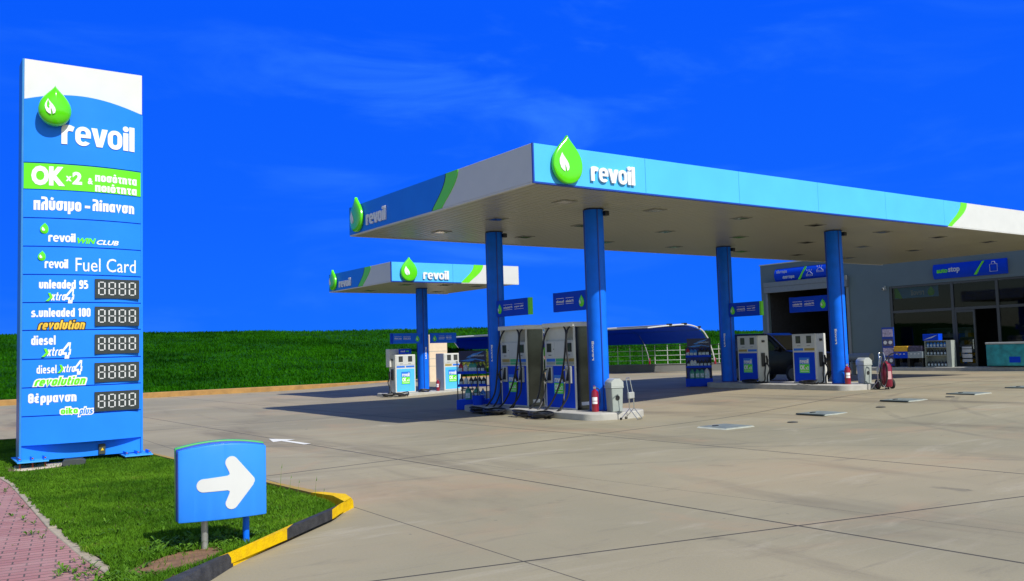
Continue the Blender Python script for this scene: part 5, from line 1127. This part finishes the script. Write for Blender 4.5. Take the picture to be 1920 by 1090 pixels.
# ------------------------------------------------------------------ tank hatches in the slab
def hatch(label, cx, cy, ridge=True):
    r = thing('tank_hatch', label, 'hatch', (cx, cy, gh(cx)), 0, 'tank hatches in the forecourt')
    MB().prism([(-.41, 0), (.41, 0), (.37, .022), (-.37, .022)], -.36, .36).build('hatch_frame', HATCHW, r)
    MB().box(-.36, .36, -.335, .335, .018, .028).build('hatch_cover', HATCH, r, bevel=.004)
    if ridge: MB().box(-.425, -.365, -.345, .345, .0, .027).build('grating', mat('hatch_grating', (.06, .08, .08), .7), r)
    MB().box(-.2, -.08, .1, .16, .028, .042).build('hatch_handle', BLACKG, r); return r
hatch('grey tank hatch nearest the tall pumps with flat plain cover', 12.9, 11.4, False)
hatch('grey tank hatch second along the row from the tall pumps', 16.05, 11.5)
hatch('grey tank hatch in the middle of the row on the right', 19.1, 11.45)
hatch('grey tank hatch second from the right edge of the forecourt', 21.55, 11.2)
hatch('grey tank hatch at the right edge of the picture', 24.6, 11.25)
for i, (x, y) in enumerate(((14.4, 11.0), (17.6, 11.1), (20.3, 11.0))):
    o = MB().lathe([(.10, 0), (.10, .014), (.07, .018)], x, y, 16).xf(Matrix.Translation((0, 0, gh(x)))).build('filler_cap', mat('cap_dark', (.06, .06, .055), .6)); tag(o, ['small dark filler cap between the first two tank hatches', 'small dark filler cap between the second and middle hatches', 'small dark filler cap between the middle and fourth hatches'][i], 'cap', 'filler caps in the forecourt')

# ------------------------------------------------------------------ fence, awning, shrubs, kiosk
F0, F1 = Vector((32.3, 40.3)), Vector((38.6, 32.35)); fd = (F1-F0).normalized(); ang = math.atan2(fd.y, fd.x); FL = (F1-F0).length
lw = thing('low_wall', 'low grey wall at the edge of the forecourt under the railing', 'wall', (F0.x, F0.y, 0), ang)
MB().box(0, FL, -.1, .1, -.05, .47).build('wall_body', GREYW, lw, bevel=.01); MB().box(-.01, FL+.01, -.13, .13, .472, .50).build('coping', mat('coping_grey', (.26, .26, .25), .8), lw)
fe = thing('railing_fence', 'white metal railing standing on the low grey wall', 'fence', (F0.x, F0.y, .50), ang)
k = 0
while k*.72 < FL: MB().box(k*.72-.018, k*.72+.018, -.018, .018, 0, 1.08).build('fence_post', WHITE, fe); k += 1
for z in (.22, .49, .77): MB().box(0, FL, -.032, -.019, z-.012, z+.012).build('rail', WHITE, fe)
MB().box(0, FL, -.03, -.0181, 1.01, 1.04).build('rail', BLACKG, fe)
aw = thing('carport_awning', 'blue fabric awning on curved white tubes behind the railing', 'awning', (33.4, 40, 0))
def aprof(n=16):
    P_ = catmull([(31.0, 2.44, 0), (32.4, 2.53, 0), (33.9, 2.57, 0), (34.9, 2.32, 0), (35.35, 1.9, 0), (35.5, 1.66, 0)], 6); return [(p.x, p.y) for p in P_]
AP = aprof(); Y0a, Y1a = 32.35, 58.0
def part_sheet(nm, i0, i1, m):
    q = AP[i0:i1+1]; n = len(q); vv = []
    for dz in (0, .012):
        for y in (Y0a, Y1a): vv += [(x-33.4, y-40, z+dz) for x, z in q]
    ff = [(i, i+1, n+i+1, n+i) for i in range(n-1)]+[(2*n+i, 3*n+i, 3*n+i+1, 2*n+i+1) for i in range(n-1)]+[(i, 2*n+i, 2*n+i+1, i+1) for i in range(n-1)]+[(n+i, n+i+1, 3*n+i+1, 3*n+i) for i in range(n-1)]
    MB().add(vv, ff).build(nm, m, aw, smooth=50)
part_sheet('roof_fabric', 0, 13, mat('awning_shaded_fabric', (0.004, 0.02, 0.09), 0.8, var=.1, spec=.1)); part_sheet('back_fabric', 13, len(AP)-1, FABRIC)  # shade under the roof is put into this darker colour of the awning fabric
TUBEW = mat('white_tube', (.6, .61, .6), .35, var=.05)
for i, y in enumerate((32.25, 37.3, 42.4, 47.5, 52.6, 58.1)):
    zf = max(.5, bank_z(35.9, y)); P_ = [(x-33.4, y-40, z+.05) for x, z in AP]+[(35.75-33.4, y-40, 1.1), (35.9-33.4, y-40, zf)]
    rb = MB().tube(P_, .036, 8).build('rib', TUBEW if i in (0, 5) else mat('grey_tube', (.35, .37, .36), .4), aw)
    MB().tube([(35.88-33.4, y-40, zf+.32), (35.9-33.4, y-40, zf-.02)], .06, 8).build('foot_sleeve', RED, rb)
for x, z in (AP[0], AP[10], AP[18]): MB().tube([(x-33.4, 32.25-40, z+.06), (x-33.4, 58.1-40, z+.06)], .035, 8).build('purlin', mat('grey_tube', (.35, .37, .36), .4), aw)
for x, z in ((32.6, 2.60), (33.7, 2.63), (34.75, 2.45)): MB().box(x-33.4-.09, x-33.4+.09, 32.18-40, 32.42-40, z, z+.09).build('clamp', BLACKG, aw)
kb = thing('beige_kiosk', 'narrow beige panelled cabinet behind the small canopy', 'cabinet', (20.85, 36.3, 0))
MB().box(-.5, .5, -.3, .3, 0, 2.4).build('cabinet_body', BEIGE, kb, bevel=.02)
for z in (.9, 1.25, 1.6): MB().box(-.5, .5, -.305, -.295, z, z+.02).build('panel_joint', GREYP, kb)
def shrub(label, x, y, w, h, seed):
    rn = random.Random(seed); r = thing('shrub', label, 'shrub', (x, y, bank_z(x, y)-.05 if y > 39.2 else 0), 0, 'shrubs behind the open rack'); vs = []; fs = []
    for _ in range(1500):
        a, b = rn.uniform(0, 6.28), rn.uniform(-.2, 1.4); q = rn.uniform(.5, 1)*(1+.3*noise.noise((math.cos(a)*2, math.sin(a)*2, b*2+seed)))
        p = Vector((w*q*math.cos(a)*math.cos(b), w*q*math.sin(a)*math.cos(b), h*.35+h*.65*q*math.sin(max(0, b)))); s = rn.uniform(.04, .09)
        d1 = Vector((rn.gauss(0, 1), rn.gauss(0, 1), rn.gauss(0, .6))).normalized()*s; d2 = d1.orthogonal().normalized()*s*.5; o = len(vs); vs += [tuple(p-d1), tuple(p+d2), tuple(p+d1), tuple(p-d2)]; fs.append((o, o+1, o+2, o+3))
    MB().add(vs, fs).build('crown', SHRUB, r, smooth=0, fix=False)
    mb = MB(); 
    for k in range(5): mb.tube([(0, 0, 0), (w*.3*math.cos(k*1.3), w*.3*math.sin(k*1.3), h*.6)], [.04, .012], 6)
    mb.build('stems', mat('bark', (.12, .08, .05), .9), r)
shrub('yellowish shrub seen through the open product rack', 26.6, 41.2, 1.1, 1.35, 1)
shrub('green shrub just right of the narrow sunlit pump', 24.6, 40.6, .9, 1.2, 2)
shrub('leafy shrub nearest the awning behind the rack', 28.6, 42.0, 1.1, 1.5, 3)
